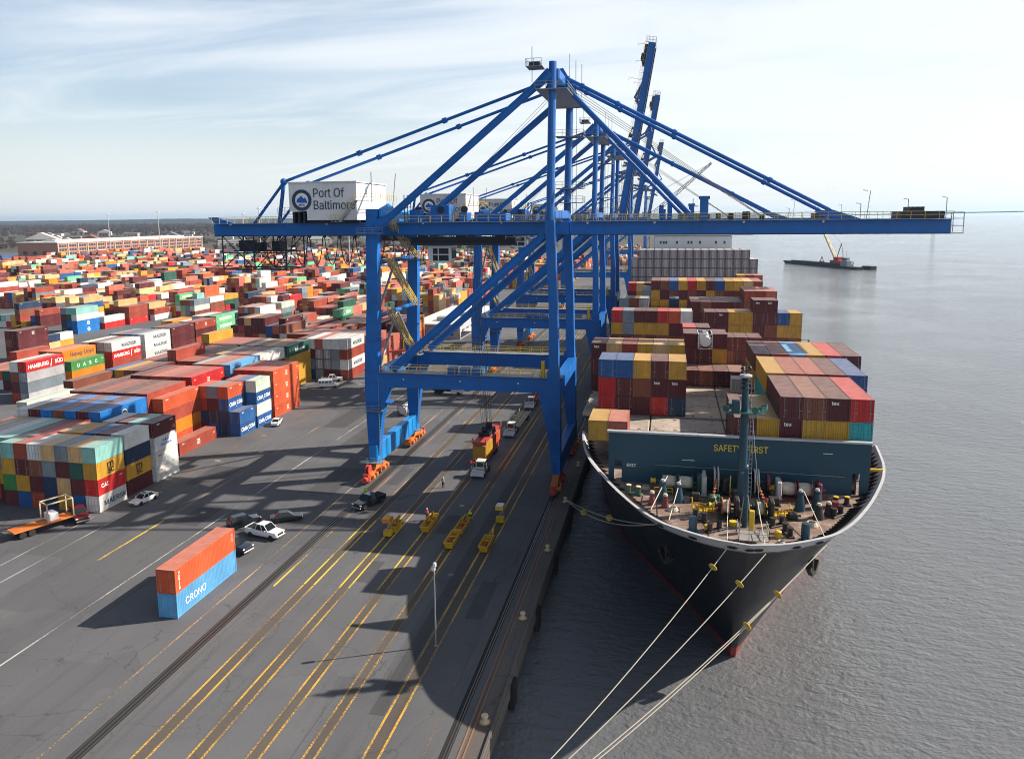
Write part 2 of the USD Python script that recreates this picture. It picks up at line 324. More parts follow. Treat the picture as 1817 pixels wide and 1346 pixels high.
# darker strip that runs down the waterside lane, patches, crane rails in their slots
for k, (x, w, y, l) in enumerate([(-84.0, 2.4, 106, 14), (-84.6, 1.8, 124, 12), (-84.2, 2.8, 139, 5), (-85.0, 2.0, 170, 13), (-83.4, 1.4, 157, 9), (-85.5, 1.2, 98, 6), (-80.5, 1.0, 150, 26), (-88, 3, 182, 12)]):
    strip(x, w, y, y + l, "quay_concrete", "concrete_patch", .0025)
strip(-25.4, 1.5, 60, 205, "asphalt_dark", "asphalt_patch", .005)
for x, y, w, l in ((-31.0, 100, 2.6, 7), (-45.6, 118, 2.2, 9), (-56, 112, 5, 13), (-70, 96, 4, 8), (-61, 137, 6, 15), (-37, 84, 2.0, 6), (-71, 150, 5, 20), (-20.9, 78, 2, 9), (-78.5, 112, 5.5, 10)):
    strip(x, w, y, y + l, "asphalt_dark", "asphalt_patch", .003)
for x in (-48.5, -17.75):
    strip(x, 1.25 if x < -40 else .8, -100, 600, "pit_dark", "rail_slot", .006)
    for d in ((-.42, 0, .42) if x < -40 else (0, .26)):
        MB().box(x + d - .045, x + d + .045, -100, 600, .007, .045).build("crane_rail", "rail_steel", apron)
for x in (-16.55, -16.1): MB().box(x - .07, x + .07, -100, 600, .006, .05).build("cable_slot_edge", "rail_rust", apron)
for k, (x, y) in enumerate([(-61.5, 118), (-70.2, 101), (-41, 92), (-31.2, 111), (-56, 140), (-77.5, 131), (-26.4, 88), (-36, 141), (-58.2, 78)]):
    MB().revolve([(.42, 0), (.42, .014), (.36, .018), (.02, .018)], (x, y, 0), n=14).build("drain_cover", "rail_steel", apron)
quay = thing("quay_edge", kind="structure")
for k in range(30):                                                    # cope beam, cast in lengths
    y = -100 + 24 * k
    MB().box(QX - 1.7, QX, y + .03, y + 23.97, -1.6, .012).build("cope_block", "quay_concrete", quay)
    MB().box(QX - .34, QX - .06, y + .06, y + 23.94, .0125, .24, .04).build("bull_rail", "quay_concrete", quay)
sheet(QX - 1.7, QX - 1.5, -120, 960, -.004).build("quay_bed", "asphalt_dark", quay)
MB().box(QX - 1.6, QX - .25, -120, 960, -9, -1.605).build("quay_wall", "asphalt_dark", quay)
MB().box(-3000, QX - 1.65, 959.4, 959.9, -9, -.31).build("quay_wall", "asphalt_dark", quay)
for k in range(9):
    y = 68 + 14.5 * k
    t = thing("fender", "black rubber fender on the quay wall, " + ["nearest the camera", "second from the camera", "third from the camera", "fourth from the camera", "fifth from the camera", "sixth from the camera", "seventh from the camera", "eighth from the camera", "farthest along"][k], "fender", (QX - .25, y, 0), group="fenders along the quay wall")
    MB().box(.02, .62, -.9, .9, -2.9, -.35, .12).build("fender_pad", "black_rubber", t)
    MB().box(-.2, .05, -.5, .5, -2.4, -.8).build("backing", "dark_steel", t)

M["water"] = usdkit.material(stage, "/World/Looks/water", {
    "g": ("geometry", {}), "mp": ("mapping", {"rotation": (0, 0, .35), "scale": (.34, .85, 1)}),
    "n1": ("noise_texture", {"scale": 1.0, "detail": 5.0, "roughness": .58, "distortion": .5}),
    "n2": ("noise_texture", {"scale": .017, "detail": 5.0, "roughness": .6, "distortion": .6}),
    "r2": ("map_range", {"from_min": .34, "from_max": .66, "to_min": .40, "to_max": 1.25}),
    "n3": ("noise_texture", {"scale": 1.9, "detail": 3.0}), "a": ("math", {"math_type": "multiply_add", "value2": .42}),
    "h": ("math", {"math_type": "multiply"}),
    "bp": ("bump", {"strength": 1.0, "distance": .42}),
    "p": ("principled_bsdf", {"base_color": (.118, .124, .136), "roughness": .08, "ior": 1.333})},
    [("g.position", "mp.vector"), ("mp.vector", "n1.vector"), ("g.position", "n2.vector"), ("n2.fac", "r2.value"), ("g.position", "n3.vector"), ("n3.fac", "a.value1"), ("n1.fac", "a.value3"),
     ("a.value", "h.value1"), ("r2.result", "h.value2"), ("h.value", "bp.height"), ("bp.normal", "p.normal")], surface="p.BSDF")
tag(sheet(QX - 1.0, 20000, -400, 20000, -3.0).build("water", "water"), kind="structure")

# ---------------------------------------------------------------- far shore: hills, woods, houses, warehouse, masts, bridge
paint("hill_wood", (.022, .034, .045), .95, 0, .25, .3, (.05, .045, .04), .004, 0, False)
def ridge(x0, x1, y, depth, h, seed, n=120):
    xs = np.linspace(x0, x1, n); prof = meshkit.fbm(np.stack([xs / 900, np.zeros(n), np.zeros(n)], -1), 4, seed)
    rows = []
    for k, (d, s) in enumerate(((0, 0), (.3, .62), (.6, 1.0), (1.0, .9))):
        rows.append(np.stack([xs, np.full(n, y + d * depth), -2 + s * h * (.82 + .36 * prof)], -1))
    v = np.array(rows).reshape(-1, 3); f = [(r * n + i, r * n + i + 1, (r + 1) * n + i + 1, (r + 1) * n + i) for r in range(3) for i in range(n - 1)]
    return MB().add(v, f)
tag(ridge(-9000, -500, 5600, 1200, 62, 3).build("hills", "hill_wood", None, True), kind="structure")
tag(ridge(-7500, -700, 3600, 700, 17, 9).build("hills", "hill_wood", None, True), kind="structure")
tag(ridge(-600, 900, 7800, 900, 70, 5, 60).build("hills", "hill_wood", None, True), kind="structure")

# distant flat-roofed and gabled buildings: (x, y, width, depth, height, wall, roof, gabled, label)
BLD = [(-1010, 1130, 62, 26, 9, "wall_white", "roof_white", 0, "long low white shed with flat pale roof at the far left"),
       (-800, 1120, 34, 22, 15, "wall_brick", "roof_red", 0, "red brick block with a red roof behind the warehouse roof"),
       (-770, 1260, 62, 24, 8, "wall_white", "roof_white", 0, "wide white flat-roofed shop among bare trees, left of the light mast"),
       (-640, 1330, 44, 20, 9, "wall_cream", "roof_white", 1, "cream gabled hall right of the light mast among bare trees"),
       (-930, 1900, 120, 30, 9, "wall_white", "roof_white", 0, "very long white building high on the far slope"),
       (-560, 1640, 50, 24, 16, "wall_white", "roof_white", 0, "white two-storey building beyond the second light mast"),
       (-500, 1600, 36, 18, 8, "wall_grey", "roof_white", 1, "small grey gabled house beside the white two-storey building"),
       (-520, 2000, 150, 40, 26, "wall_tan", "roof_red", 0, "broad tan apartment block on the skyline left of the crane girder"),
       (-430, 1650, 30, 14, 34, "wall_grey", "roof_grey", 1, "tall dark pointed roof in front of the tan apartment block"),
       (-1250, 1330, 60, 26, 10, "wall_cream", "roof_white", 1, "cream gabled house at the left edge of the far town"),
       (-1120, 1560, 46, 20, 10, "wall_white", "roof_grey", 1, "white house with grey gable in the trees on the left"),
       (-880, 1520, 38, 18, 9, "wall_brick", "roof_grey", 1, "small brick house with grey roof in the middle trees"),
       (-700, 1720, 40, 20, 10, "wall_white", "roof_grey", 1, "white house with dark roof below the skyline"),
       (-330, 1280, 120, 34, 13, "wall_white", "roof_white", 0, "pale warehouse seen under the crane girder tail"),
       (-240, 1180, 110, 30, 12, "wall_grey", "roof_white", 0, "grey flat shed behind the containers left of the crane leg"),
       (-140, 1500, 150, 40, 16, "wall_cream", "roof_grey", 0, "wide cream shed behind the cranes"),
       (-1420, 1240, 70, 28, 9, "wall_white", "roof_white", 0, "white shed beyond the left end of the brick warehouse")]
_h = random.Random(5)
for k in range(46):
    y = _h.uniform(1040, 2500); x = -_h.uniform(.16, .98) * y - 30
    if -900 < x < -650 and y < 1400: continue
    BLD.append((x, y, _h.uniform(16, 44), _h.uniform(12, 24), _h.uniform(6, 11), _h.choice(["wall_white", "wall_white", "wall_cream", "wall_brick", "wall_tan"]), _h.choice(["roof_white", "roof_white", "roof_grey", "roof_red"]), _h.random() < .5, None))
def house_words(b):
    x, y, w, d, h, wm, rm, gab, _ = b; az = x / y
    side = "left of the warehouse" if az < -.86 else "over the warehouse's left half" if az < -.72 else "over the warehouse's right half" if az < -.56 else "left of the girder's tail" if az < -.46 else "under the girder's tail" if az < -.36 else "beyond the machinery house" if az < -.26 else "behind the cranes"
    return f"{'wide' if w > 30 else 'narrow'} {wm[5:]} {'gabled house' if gab else 'flat-roofed shed'}, {rm[5:]} roof, {'far up the slope' if y > 2000 else 'mid slope' if y > 1500 else 'near'}, {side}"
BLD = [b if b[8] else b[:8] + (house_words(b),) for b in BLD]
TOWN = [b[:4] for b in BLD]
paint("bare_wood", (.085, .062, .055), .95, 0, .25, .3, (.05, .04, .035), .3, .35, False)
def clump_tree(seed, h=9.0, r=4.2):
    """trunk, limbs and many small leaf-sized faces of bare winter twigs, unit for an instancer"""
    g = np.random.default_rng(seed); m = MB(); m.tube((0, 0, 0), (0, 0, h * .45), .3, 5, .18)
    for k in range(6):
        a = k * 1.05 + g.random(); m.tube((0, 0, h * (.25 + .03 * k)), (math.cos(a) * r * .6, math.sin(a) * r * .6, h * (.6 + .2 * g.random())), .13, 4, .05)
    for k in range(140):
        d = g.normal(size=3); d /= np.linalg.norm(d); q = g.random() ** .4
        c = np.array([d[0] * r * q, d[1] * r * q, h * .62 + d[2] * h * .38 * q]); u = g.normal(size=(3, 3)) * .75
        m.add(c + u, [(0, 1, 2)])
    return m
holder = thing("far_woods", "mass of bare brown winter trees between the far houses", "trees", kind="stuff")
pi = UsdGeom.PointInstancer.Define(stage, holder.GetPath().AppendChild("tree_crowns"))
UsdGeom.Scope.Define(stage, str(pi.GetPath()) + "/kinds")
kinds = [usdkit.mesh(stage, f"{pi.GetPath()}/kinds/bare_tree_{k:03d}", clump_tree(k + 20, 8 + 2 * k, 4 + k).arrays(), M["bare_wood"]).GetPath() for k in range(3)]
pos = []
while len(pos) < 2300:
    y = rng.uniform(1050, 2900); x = -rng.uniform(.10, 1.02) * y - 40
    if any(abs(x - bx_) < w_ * .75 and by_ - 90 < y < by_ + d_ + 4 for bx_, by_, w_, d_ in TOWN): continue
    if -850 < x < -700 and y < 1330: continue
    if meshkit.noise(np.array([x / 190, y / 260, 0]), 4) > .40 or y > 2300: pos.append((x, y, -.3))
near = len(pos)
while len(pos) < near + 2600:
    y = rng.uniform(2700, 5500); x = -rng.uniform(.08, 1.02) * y - 40; pos.append((x, y, -.3))
pi.CreatePrototypesRel().SetTargets(kinds)
pi.CreatePositionsAttr(Vt.Vec3fArray([Gf.Vec3f(*p) for p in pos]))
pi.CreateProtoIndicesAttr(Vt.IntArray([rng.randrange(3) for _ in pos]))
pi.CreateScalesAttr(Vt.Vec3fArray([Gf.Vec3f(s, s, s * rng.uniform(.8, 1.25)) for s in (rng.uniform(.6, 1.1) if k < near else rng.uniform(1.5, 2.6) for k in range(len(pos)))]))

plain("window_dark", (.05, .06, .075), .25)
plain("pane_grey", (.18, .20, .22), .2)
for n, c in (("wall_white", (.66, .64, .62)), ("wall_cream", (.52, .46, .38)), ("wall_grey", (.36, .36, .38)), ("wall_brick", (.30, .13, .095)), ("roof_grey", (.20, .19, .20)), ("roof_white", (.62, .62, .60)), ("roof_red", (.36, .12, .08)), ("wall_tan", (.44, .33, .25))):
    paint(n, c, .8, 0, .1, .25, tuple(k * .5 for k in c), .3, .04)
for x, y, w, d, h, wm, rm, gab, lab in BLD:
    t = thing("far_building", lab, "building", (x, y, -.3), rz=.5 + .12 * math.sin(x), group="houses of the far town")
    MB().box(-w / 2, w / 2, 0, d, 0, h).build("wall", wm, t)
    if gab: MB().prism([(-w / 2 - .5, h), (w / 2 + .5, h), (0, h + w * .22)], "y", -.6, d + .6).build("roof", rm, t)
    else: MB().box(-w / 2 - .4, w / 2 + .4, -.4, d + .4, h, h + .8).build("roof", rm, t)
    nfl = max(1, int(h // 4.5)); nw = max(3, int(w // 9))
    for fl in range(nfl):
        for k in range(nw):
            cx = -w / 2 + w * (k + .5) / nw; MB().box(cx - 1.6, cx + 1.6, -.12, .3, 1.6 + fl * 4.2, 3.6 + fl * 4.2).build("window", "window_dark", t)
# the long brick warehouse: its window side looks over the yard to +x
wh = thing("brick_warehouse", "long pinkish brick warehouse with rows of grouped windows behind the yard", "warehouse", (-768, 842, 0))
paint("warm_brick", (.42, .20, .145), .85, 0, .1, .25, (.25, .16, .13), .12, 0)
WL, WH = 312, 17.5
MB().box(-60, 0, 0, WL, 0, WH).build("wall", "warm_brick", wh)
MB().box(-61, 1, -1, WL + 1, WH, WH + 1.2).box(-40, -20, 20, WL - 20, WH + 1.2, WH + 3.4).build("roof", "roof_white", wh)
for k in range(19): MB().box(0, .9, k * 17.2, k * 17.2 + 1.6, 0, WH - .3).build("pier", "wall_tan", wh)
for bay in range(18):
    for fl in range(3):
        w = MB()
        for k in range(3): w.box(-.2, .25, bay * 17.2 + 3.0 + k * 4.4, bay * 17.2 + 6.4 + k * 4.4, 2.2 + fl * 5.0, 5.4 + fl * 5.0)
        w.build("window", "window_dark", wh)
for k in range(4): MB().box(-52 + 15 * k, -46 + 15 * k, -.25, .2, 3, 7).build("window", "window_dark", wh)
paint("mast_grey", (.55, .56, .58), .5, .3, .05, .1, (.3, .3, .3), .3, .03)
def light_mast(x, y, h, lab):
    t = thing("light_mast", lab, "light mast", (x, y, 0))
    MB().tube((0, 0, 0), (0, 0, h), .55, 8, .28).build("mast", "mast_grey", t)
    r = MB(); r.revolve([(1.5, h - .7), (1.7, h - .35), (1.5, h)], (0, 0, 0), n=10).build("lamp_ring", "mast_grey", t)
    for k in range(6):
        a = k * math.pi / 3; MB().box(math.cos(a) * 1.9 - .35, math.cos(a) * 1.9 + .35, math.sin(a) * 1.9 - .35, math.sin(a) * 1.9 + .35, h - 1.0, h - .4, .1).build("floodlight", "lens_white", t)
light_mast(-586, 797, 56, "tall thin light mast rising in front of the brick warehouse's middle")
light_mast(-690, 842, 54, "tall thin light mast left of the middle one before the brick warehouse")
light_mast(-478, 800, 52, "tall thin light mast near the right end of the brick warehouse")
light_mast(-371, 648, 56, "tall light mast just behind the tail of the crane girder")
light_mast(-245, 560, 55, "tall light mast showing above the girder beside the machinery house")
light_mast(-1010, 840, 52, "tall light mast at the far left end of the brick warehouse")

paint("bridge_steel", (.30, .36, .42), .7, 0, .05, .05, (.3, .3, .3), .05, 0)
br = thing("far_bridge", "faint long bridge crossing the water on the right horizon", "bridge", (0, 0, 0))
BP = [(900, 4300, 44), (1500, 4150, 52), (2100, 4000, 60), (2700, 3850, 66), (3400, 3680, 66)]
for a, b in zip(BP[:-1], BP[1:]): MB().beam(a, b, 16, 5.0).build("deck_span", "bridge_steel", br)
for (x, y, z) in [(1300, 4200, 50), (1790, 4078, 55), (2240, 3965, 61), (2520, 3895, 64), (2950, 3790, 66)]:
    MB().box(x - 9, x + 9, y - 6, y + 6, -3, z - 3, 1.5).build("pier", "bridge_steel", br)
# ---------------------------------------------------------------- ship-to-shore gantry cranes
# crane frame: x as on the quay, y from the crane's middle line (boom), frames at y = -10.5 and +10.5
NF, FF = -10.5, 10.5
def letters(text, height, depth=.04, bold=False):
    m = meshkit.text_mesh(text, height, depth, bold); return np.array(m.vertices), np.array(m.faces)
def on_front(mb, text, height, x, y, z, depth=.04, bold=False, centre=False, stretch=1.0):
    """lettering on a face that looks to -y"""
    v, f = letters(text, height, depth, bold); v = v.copy(); v[:, 0] *= stretch
    if centre: v[:, 0] -= (v[:, 0].max() + v[:, 0].min()) / 2
    mb.add(np.stack([v[:, 0] + x, y - v[:, 2], v[:, 1] + z], -1), f); return mb

def serif_text(mb, text, height, x, y, z):
    """lettering with slab serifs at the stems' feet"""
    return on_front(mb, text, height, x, y, z, .05)

def make_crane(label, boom_up, group):
    t = thing("gantry_crane", label, "crane", (0, 132.5, 0), group=group)
    B, S = "crane_blue", "crane_sky_blue"  # S: same paint, lightened as if the sun fell on it
    for y in (NF, FF):
        yw = .85
        sec = lambda x0, x1, z, w=yw: [(x0, y - w, z), (x1, y - w, z), (x1, y + w, z), (x0, y + w, z)]
        # landside leg: box column, haunched below the portal beam
        MB().loft([sec(-50.75, -49.35, 2.3, .7), sec(-51.0, -48.2, 11), sec(-51.1, -46.6, 16.2), sec(-51.0, -48.6, 19.2), sec(-50.3, -48.3, 30), sec(-49.8, -47.9, 46.6)]).build("landside_leg", B, t)
        f = MB()
        for z in (13.5, 19.2, 24.5, 35): f.box(-51.2 if z < 22 else -50.6, -46.4 if z < 15 else -48.1, y - .92, y + .92, z, z + .10)
        f.build("flange", B, t)
        # waterside leg
        MB().loft([sec(-18.25, -16.95, 2.3, .7), sec(-19.2, -16.95, 10), sec(-20.6, -17.0, 16.2), sec(-18.9, -17.25, 20), sec(-18.85, -17.45, 30), sec(-19.5, -18.0, 44.6)]).build("waterside_leg", B, t)
        MB().tube((-18.75, y, 44.5), (-18.3, y, 69), .68, 14, .6).build("pylon_post", B, t)
        MB().box(-48.6, -18.4, y - .8, y + .8, 16.3, 18.9).build("portal_beam", B, t)
        rl = MB(); 
        for yy in (y - 1.05, y + 1.05): rl.rail([(-48.2, yy, 18.95), (-19.2, yy, 18.95)], 1.1, 2.2, .03)
        rl.build("portal_handrail", "safety_yellow", t)
        MB().box(-48.4, -19, y - 1.15, y + 1.15, 18.905, 18.96).build("portal_walkway", "galvanised", t)
        MB().tube((-46.2, y, 19.4), (-19.6, y, 42.2), .72, 12).build("diagonal_brace", B, t)
        bs = MB(); bs.tube((-46.0, y, 45.2), (-21.5, y, 65.0), .62, 12); bs.tube((-21.5, y, 65.0), (-18.6, y, 67.4), .62, 12, .95); bs.tube((-48.3, y, 44.0), (-46.0, y, 45.2), 1.1, 8, .62)
        bs.build("back_strut", B, t)
        lad = MB()
        for dx in (-.25, .25): lad.beam((-48.55 + 0, y - 1.0 + dx, 4), (-48.45, y - 1.0 + dx, 18), .06)
        for k in range(24): lad.beam((-48.5, y - 1.25, 4.3 + k * .55), (-48.5, y - .75, 4.3 + k * .55), .05)
        lad.build("ladder", "galvanised", t)
        for z, xx in ((12.2, -51), (2.9, -51), (42.6, -50)):
            pf = MB(); pf.box(xx - 1.1, xx + 3.2, y - 2.1, y - .95, z, z + .08); pf.rail([(xx - 1.0, y - 2.05, z), (xx + 3.1, y - 2.05, z), (xx + 3.1, y - 1.0, z)], 1.0, 1.2, .025); pf.build("leg_platform", "galvanised", t)
    # ties across the crane
    for z, x0, x1, h in ((44.1, -49.6, -47.4, 2.5),): MB().box(x0, x1, NF + .9, FF - .9, z, z + h, .5).build("top_tie_beam", S, t)
    g = MB(); g.prism([(-10.5, 46.7), (-6.5, 47.6), (-2, 46.2), (-2, 44), (-10.5, 43.6)], "x", -47.8, -47.45); g.build("gusset_plate", S, t)
    MB().box(-19.7, -18.1, NF + .9, FF - .9, 44.7, 46.2, .2).build("top_tie_beam", B, t)
    for x, s in ((-49.9, -1), (-17.6, 1)):
        MB().box(x - .75, x + .75, NF - 1.2, FF + 1.2, 2.5, 5.9, .1).build("sill_beam", S if s < 0 else B, t)
        for k in range(9): MB().box(x + .75, x + .83, NF + 1 + k * 2.4, NF + 1.06 + k * 2.4, 2.7, 5.8).build("stiffener", S if s < 0 else B, t)
        MB().box(x - .8, x + .8, NF + .8, FF - .8, 16.6, 18.6).build("portal_tie", B, t)
        for cy in (NF, FF):
            d = 1 if cy < 0 else -1
            e = MB(); e.prism([(cy - 3.9, 1.55), (cy + 3.9, 1.55), (cy + 2.4, 2.1), (cy + .9, 2.75), (cy - .9, 2.75), (cy - 2.4, 2.1)], "x", x - .55, x + .55); e.build("equaliser", "bogie_orange", t)
            for q in (-2.6, 2.6):
                b = MB(); b.prism([(cy + q - 1.85, .55), (cy + q + 1.85, .55), (cy + q + 1.6, 1.1), (cy + q + .5, 1.75), (cy + q - .5, 1.75), (cy + q - 1.6, 1.1)], "x", x - .62, x + .62)
                b.box(x + .62, x + 1.15, cy + q - 1.2, cy + q - .5, .7, 1.35, .08); b.box(x + .62, x + 1.05, cy + q + .5, cy + q + 1.2, .7, 1.35, .08)
                bg = b.build("bogie", "bogie_orange" if q * d < 0 or s < 0 else "bogie_red", t)
                for wq in (-1.05, 1.05): MB().tube((x - .2, cy + q + wq, .40), (x + .2, cy + q + wq, .40), .36, 14).build("wheel", "dark_steel", bg)
            bf = MB(); bf.tube((x, cy - d * 4.6, 1.0), (x, cy - d * 5.5, 1.0), .5, 10); bf.box(x - .5, x + .5, cy - d * 4.6 - .2, cy - d * 4.6 + .2, .4, 1.8); bf.build("buffer", "bogie_red", t)
    MB().revolve([(.85, -.3), (.85, -.2), (.35, -.2), (.35, .2), (.85, .2), (.85, .3)], (-49.9, NF - 3.4, 2.3), (1, 0, 0), 18).build("cable_reel", "bogie_red", t)
    # bracing and stairs in the landside end frame
    for z in (28.4, 37.6): MB().tube((-49.0, NF + .8, z), (-49.0, FF - .8, z), .42, 10).build("end_tie", B, t)
    for a, b in (((-49, 0, 37.6), (-49, NF + 1, 28.8)), ((-49, 0, 37.6), (-49, FF - 1, 28.8)), ((-49, 0, 28.4), (-49, NF + 1, 19.4)), ((-49, 0, 28.4), (-49, FF - 1, 19.4))):
        MB().tube(a, b, .22, 8).build("end_brace", "galvanised", t)
    flights = [(44.6, 37.9), (37.9, 28.7), (28.7, 19.1)]
    for k, (z1, z0) in enumerate(flights):
        y1, y0 = (NF + 1.6, FF - 6) if k % 2 == 0 else (NF + 1.6, FF - 6)
        s = MB()
        for dx in (-.42, .42): s.beam((-47.0 + dx, y1, z1), (-47.0 + dx, y0, z0), .06, .28)
        n = 26
        for i in range(n):
            q = (i + .5) / n; s.box(-47.4, -46.6, y1 + (y0 - y1) * q - .14, y1 + (y0 - y1) * q + .14, z1 + (z0 - z1) * q - .02, z1 + (z0 - z1) * q + .02)
        st = s.build("stair_flight", "galvanised", t)
        r = MB()
        for dx in (-.45, .45):
            for h in (.55, 1.05): r.beam((-47 + dx, y1, z1 + h), (-47 + dx, y0, z0 + h), .12)
            for i in range(11):
                q = i / 10; r.beam((-47 + dx, y1 + (y0 - y1) * q, z1 + (z0 - z1) * q), (-47 + dx, y1 + (y0 - y1) * q, z1 + (z0 - z1) * q + 1.05), .09)
        r.build("stair_rail", "safety_yellow", st)
        p = MB(); p.box(-48, -46.2, y0, y0 + 2.2, z0 - .08, z0); p.rail([(-46.25, y0, z0), (-46.25, y0 + 2.2, z0), (-48, y0 + 2.2, z0)], 1.05, 1.1, .035); p.build("stair_landing", "safety_yellow" if k == 0 else "galvanised", t)
    # girders (fixed part) and boom
    GZ0, GZ1 = 42.15, 44.3
    for y in (-4.2, 4.2):
        MB().box(-82.4, -16.4, y - .55, y + .55, GZ0, GZ1).build("main_girder", B, t)
        gs = MB(); gs.box(-82.4, -16.4, y - .8, y + .8, GZ0 - .12, GZ0 - .002); gs.build("trolley_rail_flange", "dark_steel", t)
    for x in (-82, -70, -58, -44, -31, -18): MB().box(x - .4, x + .4, -3.63, 3.63, GZ0 + .5, GZ1 - .3).build("girder_tie", B, t)
    w = MB(); w.box(-81.5, -68, -6.0, -4.78, GZ1 + .01, GZ1 + .09); w.box(-46.5, -17.5, -6.0, -4.78, GZ1 + .01, GZ1 + .09); w.box(-81.5, -17, 4.78, 6.0, GZ1 + .01, GZ1 + .09); w.build("girder_walkway", "galvanised", t)
    r = MB(); r.rail([(-82, -5.95, GZ1 + .1), (-68.2, -5.95, GZ1 + .1)], 1.1, 1.6, .03); r.rail([(-46.5, -5.95, GZ1 + .1), (-19.8, -5.95, GZ1 + .1)], 1.1, 2, .035); r.rail([(-52, 5.95, GZ1 + .1), (-19.8, 5.95, GZ1 + .1)], 1.1, 2, .035); r.rail([(-82, 5.95, GZ1 + .1), (-68, 5.95, GZ1 + .1)], 1.1, 1.6, .03)
    r.build("girder_handrail", "safety_yellow", t)
    # tail: bumper brackets and hung service frame
    MB().prism([(-84, GZ1 + 1.2), (-82.2, GZ1 + 1.2), (-78.5, GZ1 + .02), (-82.4, GZ1 + .02)], "y", -4, -3.4).build("tail_bracket", B, t)
    fr = MB()
    for y in (-3.6, 3.6):
        for x in (-81.6, -75.2, -68.8): fr.beam((x, y, GZ0), (x, y, 35.9), .2)
        fr.beam((-81.6, y, 35.9), (-68.8, y, 35.9), .25); fr.beam((-81.6, y, 39.0), (-68.8, y, 39.0), .2)
        for a, b in (((-81.6, 35.9), (-78.4, 39)), ((-78.4, 39), (-75.2, 35.9)), ((-75.2, 35.9), (-72, 39)), ((-72, 39), (-68.8, 35.9)), ((-81.6, GZ0), (-78.4, 39)), ((-72, 39), (-68.8, GZ0)), ((-78.4, GZ0), (-75.2, 39)), ((-75.2, 39), (-72, GZ0))): fr.beam((a[0], y, a[1]), (b[0], y, b[1]), .15)
    for x in (-81.6, -75.2, -68.8): fr.beam((x, -3.6, 35.9), (x, 3.6, 35.9), .2)
    fr.build("service_frame", "dark_steel", t)
    sd = MB(); sd.box(-80, -70, -2.6, 2.6, 39.2, 39.4); sd.box(-79.5, -77.5, -1.5, 1.5, 39.4, 41.2); sd.box(-76, -74.6, -2, 0, 39.4, 40.8); sd.box(-73, -71.5, -1, 2, 39.4, 41); sd.build("service_deck", "dark_steel", t)
    # machinery house
    hz0, hz1 = GZ1 + .55, 51.3
    MB().prism([(-65.9, hz0 + 1.6), (-62.6, hz0 + 1.6), (-62.6, hz0), (-53.2, hz0), (-53.2, hz1), (-65.9, hz1)], "y", -7.0, 7.0).build("machinery_house", "house_white", t)
    MB().box(-66.1, -53.0, -7.2, 7.2, hz1, hz1 + .22).build("house_roof", "house_white", t)
    cr = MB()
    for y in (-5.5, 0, 5.5): cr.box(-66, -53.3, y - .2, y + .2, GZ1 + .05, hz0 - .01)
    for k in range(3): cr.box(-65.6 + k * 1.0, -65.2 + k * 1.0, -6.5, 6.5, GZ1 + .1, hz0 + 1.55)
    cr.build("house_base", "dark_steel", t)
    cv = MB()
    for x in np.arange(-65.6, -53.2, .62): cv.box(x - .03, x + .03, -7.03, -6.995, hz0 + (1.65 if x < -62.6 else .05), hz1 - .03)
    cv.build("cladding_rib", "house_white", t)
    sgn = MB(); on_front(sgn, "Port Of", 1.5, -61.35, -7.04, hz1 - 2.45, .05, False, False, .86); on_front(sgn, "Baltimore", 1.5, -61.35, -7.04, hz1 - 4.55, .05, False, False, .86)
    sgn.build("sign_lettering", "dark_ink", t)
    lz, lx = hz1 - 2.95, -63.45
    MB().revolve([(1.85, -.02), (1.85, .06), (1.28, .06), (1.28, -.02)], (lx, -7.04, lz), (0, -1, 0), 32).build("emblem_ring", "dark_ink", t)
    MB().revolve([(1.26, -.01), (1.26, .03)], (lx, -7.04, lz), (0, -1, 0), 28).build("emblem_disc", "white_ink", t)
    em = MB()
    for pts in ([(-1.0, -.4), (1.05, -.5), (.9, .15), (.55, .45), (.35, .25), (-.05, .80), (-.45, .45), (-.8, .25)],): em.prism([(lx + a, lz + b) for a, b in pts], "y", -7.12, -7.075)
    on_front(em, "MPA", .38, lx, -7.085, lz - 1.02, .03, True, True); em.build("emblem_sail", "blue_ink", t)
    stp = MB()
    for dy in (-.4, .4): stp.beam((-55.9, -7.9 + dy, hz0 - .2), (-52.9, -7.9 + dy, hz0 + 3.3), .06, .3)
    for k in range(14): q = (k + .5) / 14; stp.box(-55.9 + 3.0 * q - .12, -55.9 + 3.0 * q + .12, -8.3, -7.5, hz0 - .2 + 3.5 * q, hz0 - .16 + 3.5 * q)
    stp.box(-52.9, -49.6, -8.4, -7.2, hz0 + 3.25, hz0 + 3.33); stp.box(-57.4, -55.7, -8.4, -7.2, hz0 - .28, hz0 - .2)
    st = stp.build("house_stair", "galvanised", t)
    sr = MB(); sr.rail([(-52.9, -8.38, hz0 + 3.3), (-49.6, -8.38, hz0 + 3.3), (-49.6, 3, hz0 + 3.3)], 1.1, 1.1, .03); sr.rail([(-57.4, -8.38, hz0 - .2), (-55.9, -8.38, hz0 - .2)], 1.1, .8, .03)
    for h in (.55, 1.1): sr.beam((-55.9, -8.36, hz0 - .2 + h), (-52.9, -8.36, hz0 + 3.3 + h), .05)
    sr.build("handrail", "safety_yellow", st)
    eq = MB(); eq.box(-44.5, -42.5, -4.5, -2.5, GZ1 + .1, GZ1 + 2.2, .1); eq.box(-41.5, -38, -2, 2, GZ1 + .1, GZ1 + 3.0, .1); eq.box(-36, -34.5, -3, 0, GZ1 + .1, GZ1 + 1.7, .1); eq.box(-33, -28, -1, 3, GZ1 + .1, GZ1 + 1.5, .1); eq.build("sheave_deck", "crane_blue", t)
    for x in (-43.5, -39.5, -35.2): MB().revolve([(.62, -.12), (.5, 0), (.62, .12)], (x, -2.2, GZ1 + 2.2), (0, 1, 0), 14).build("sheave", "dark_steel", t)
    mm = MB()
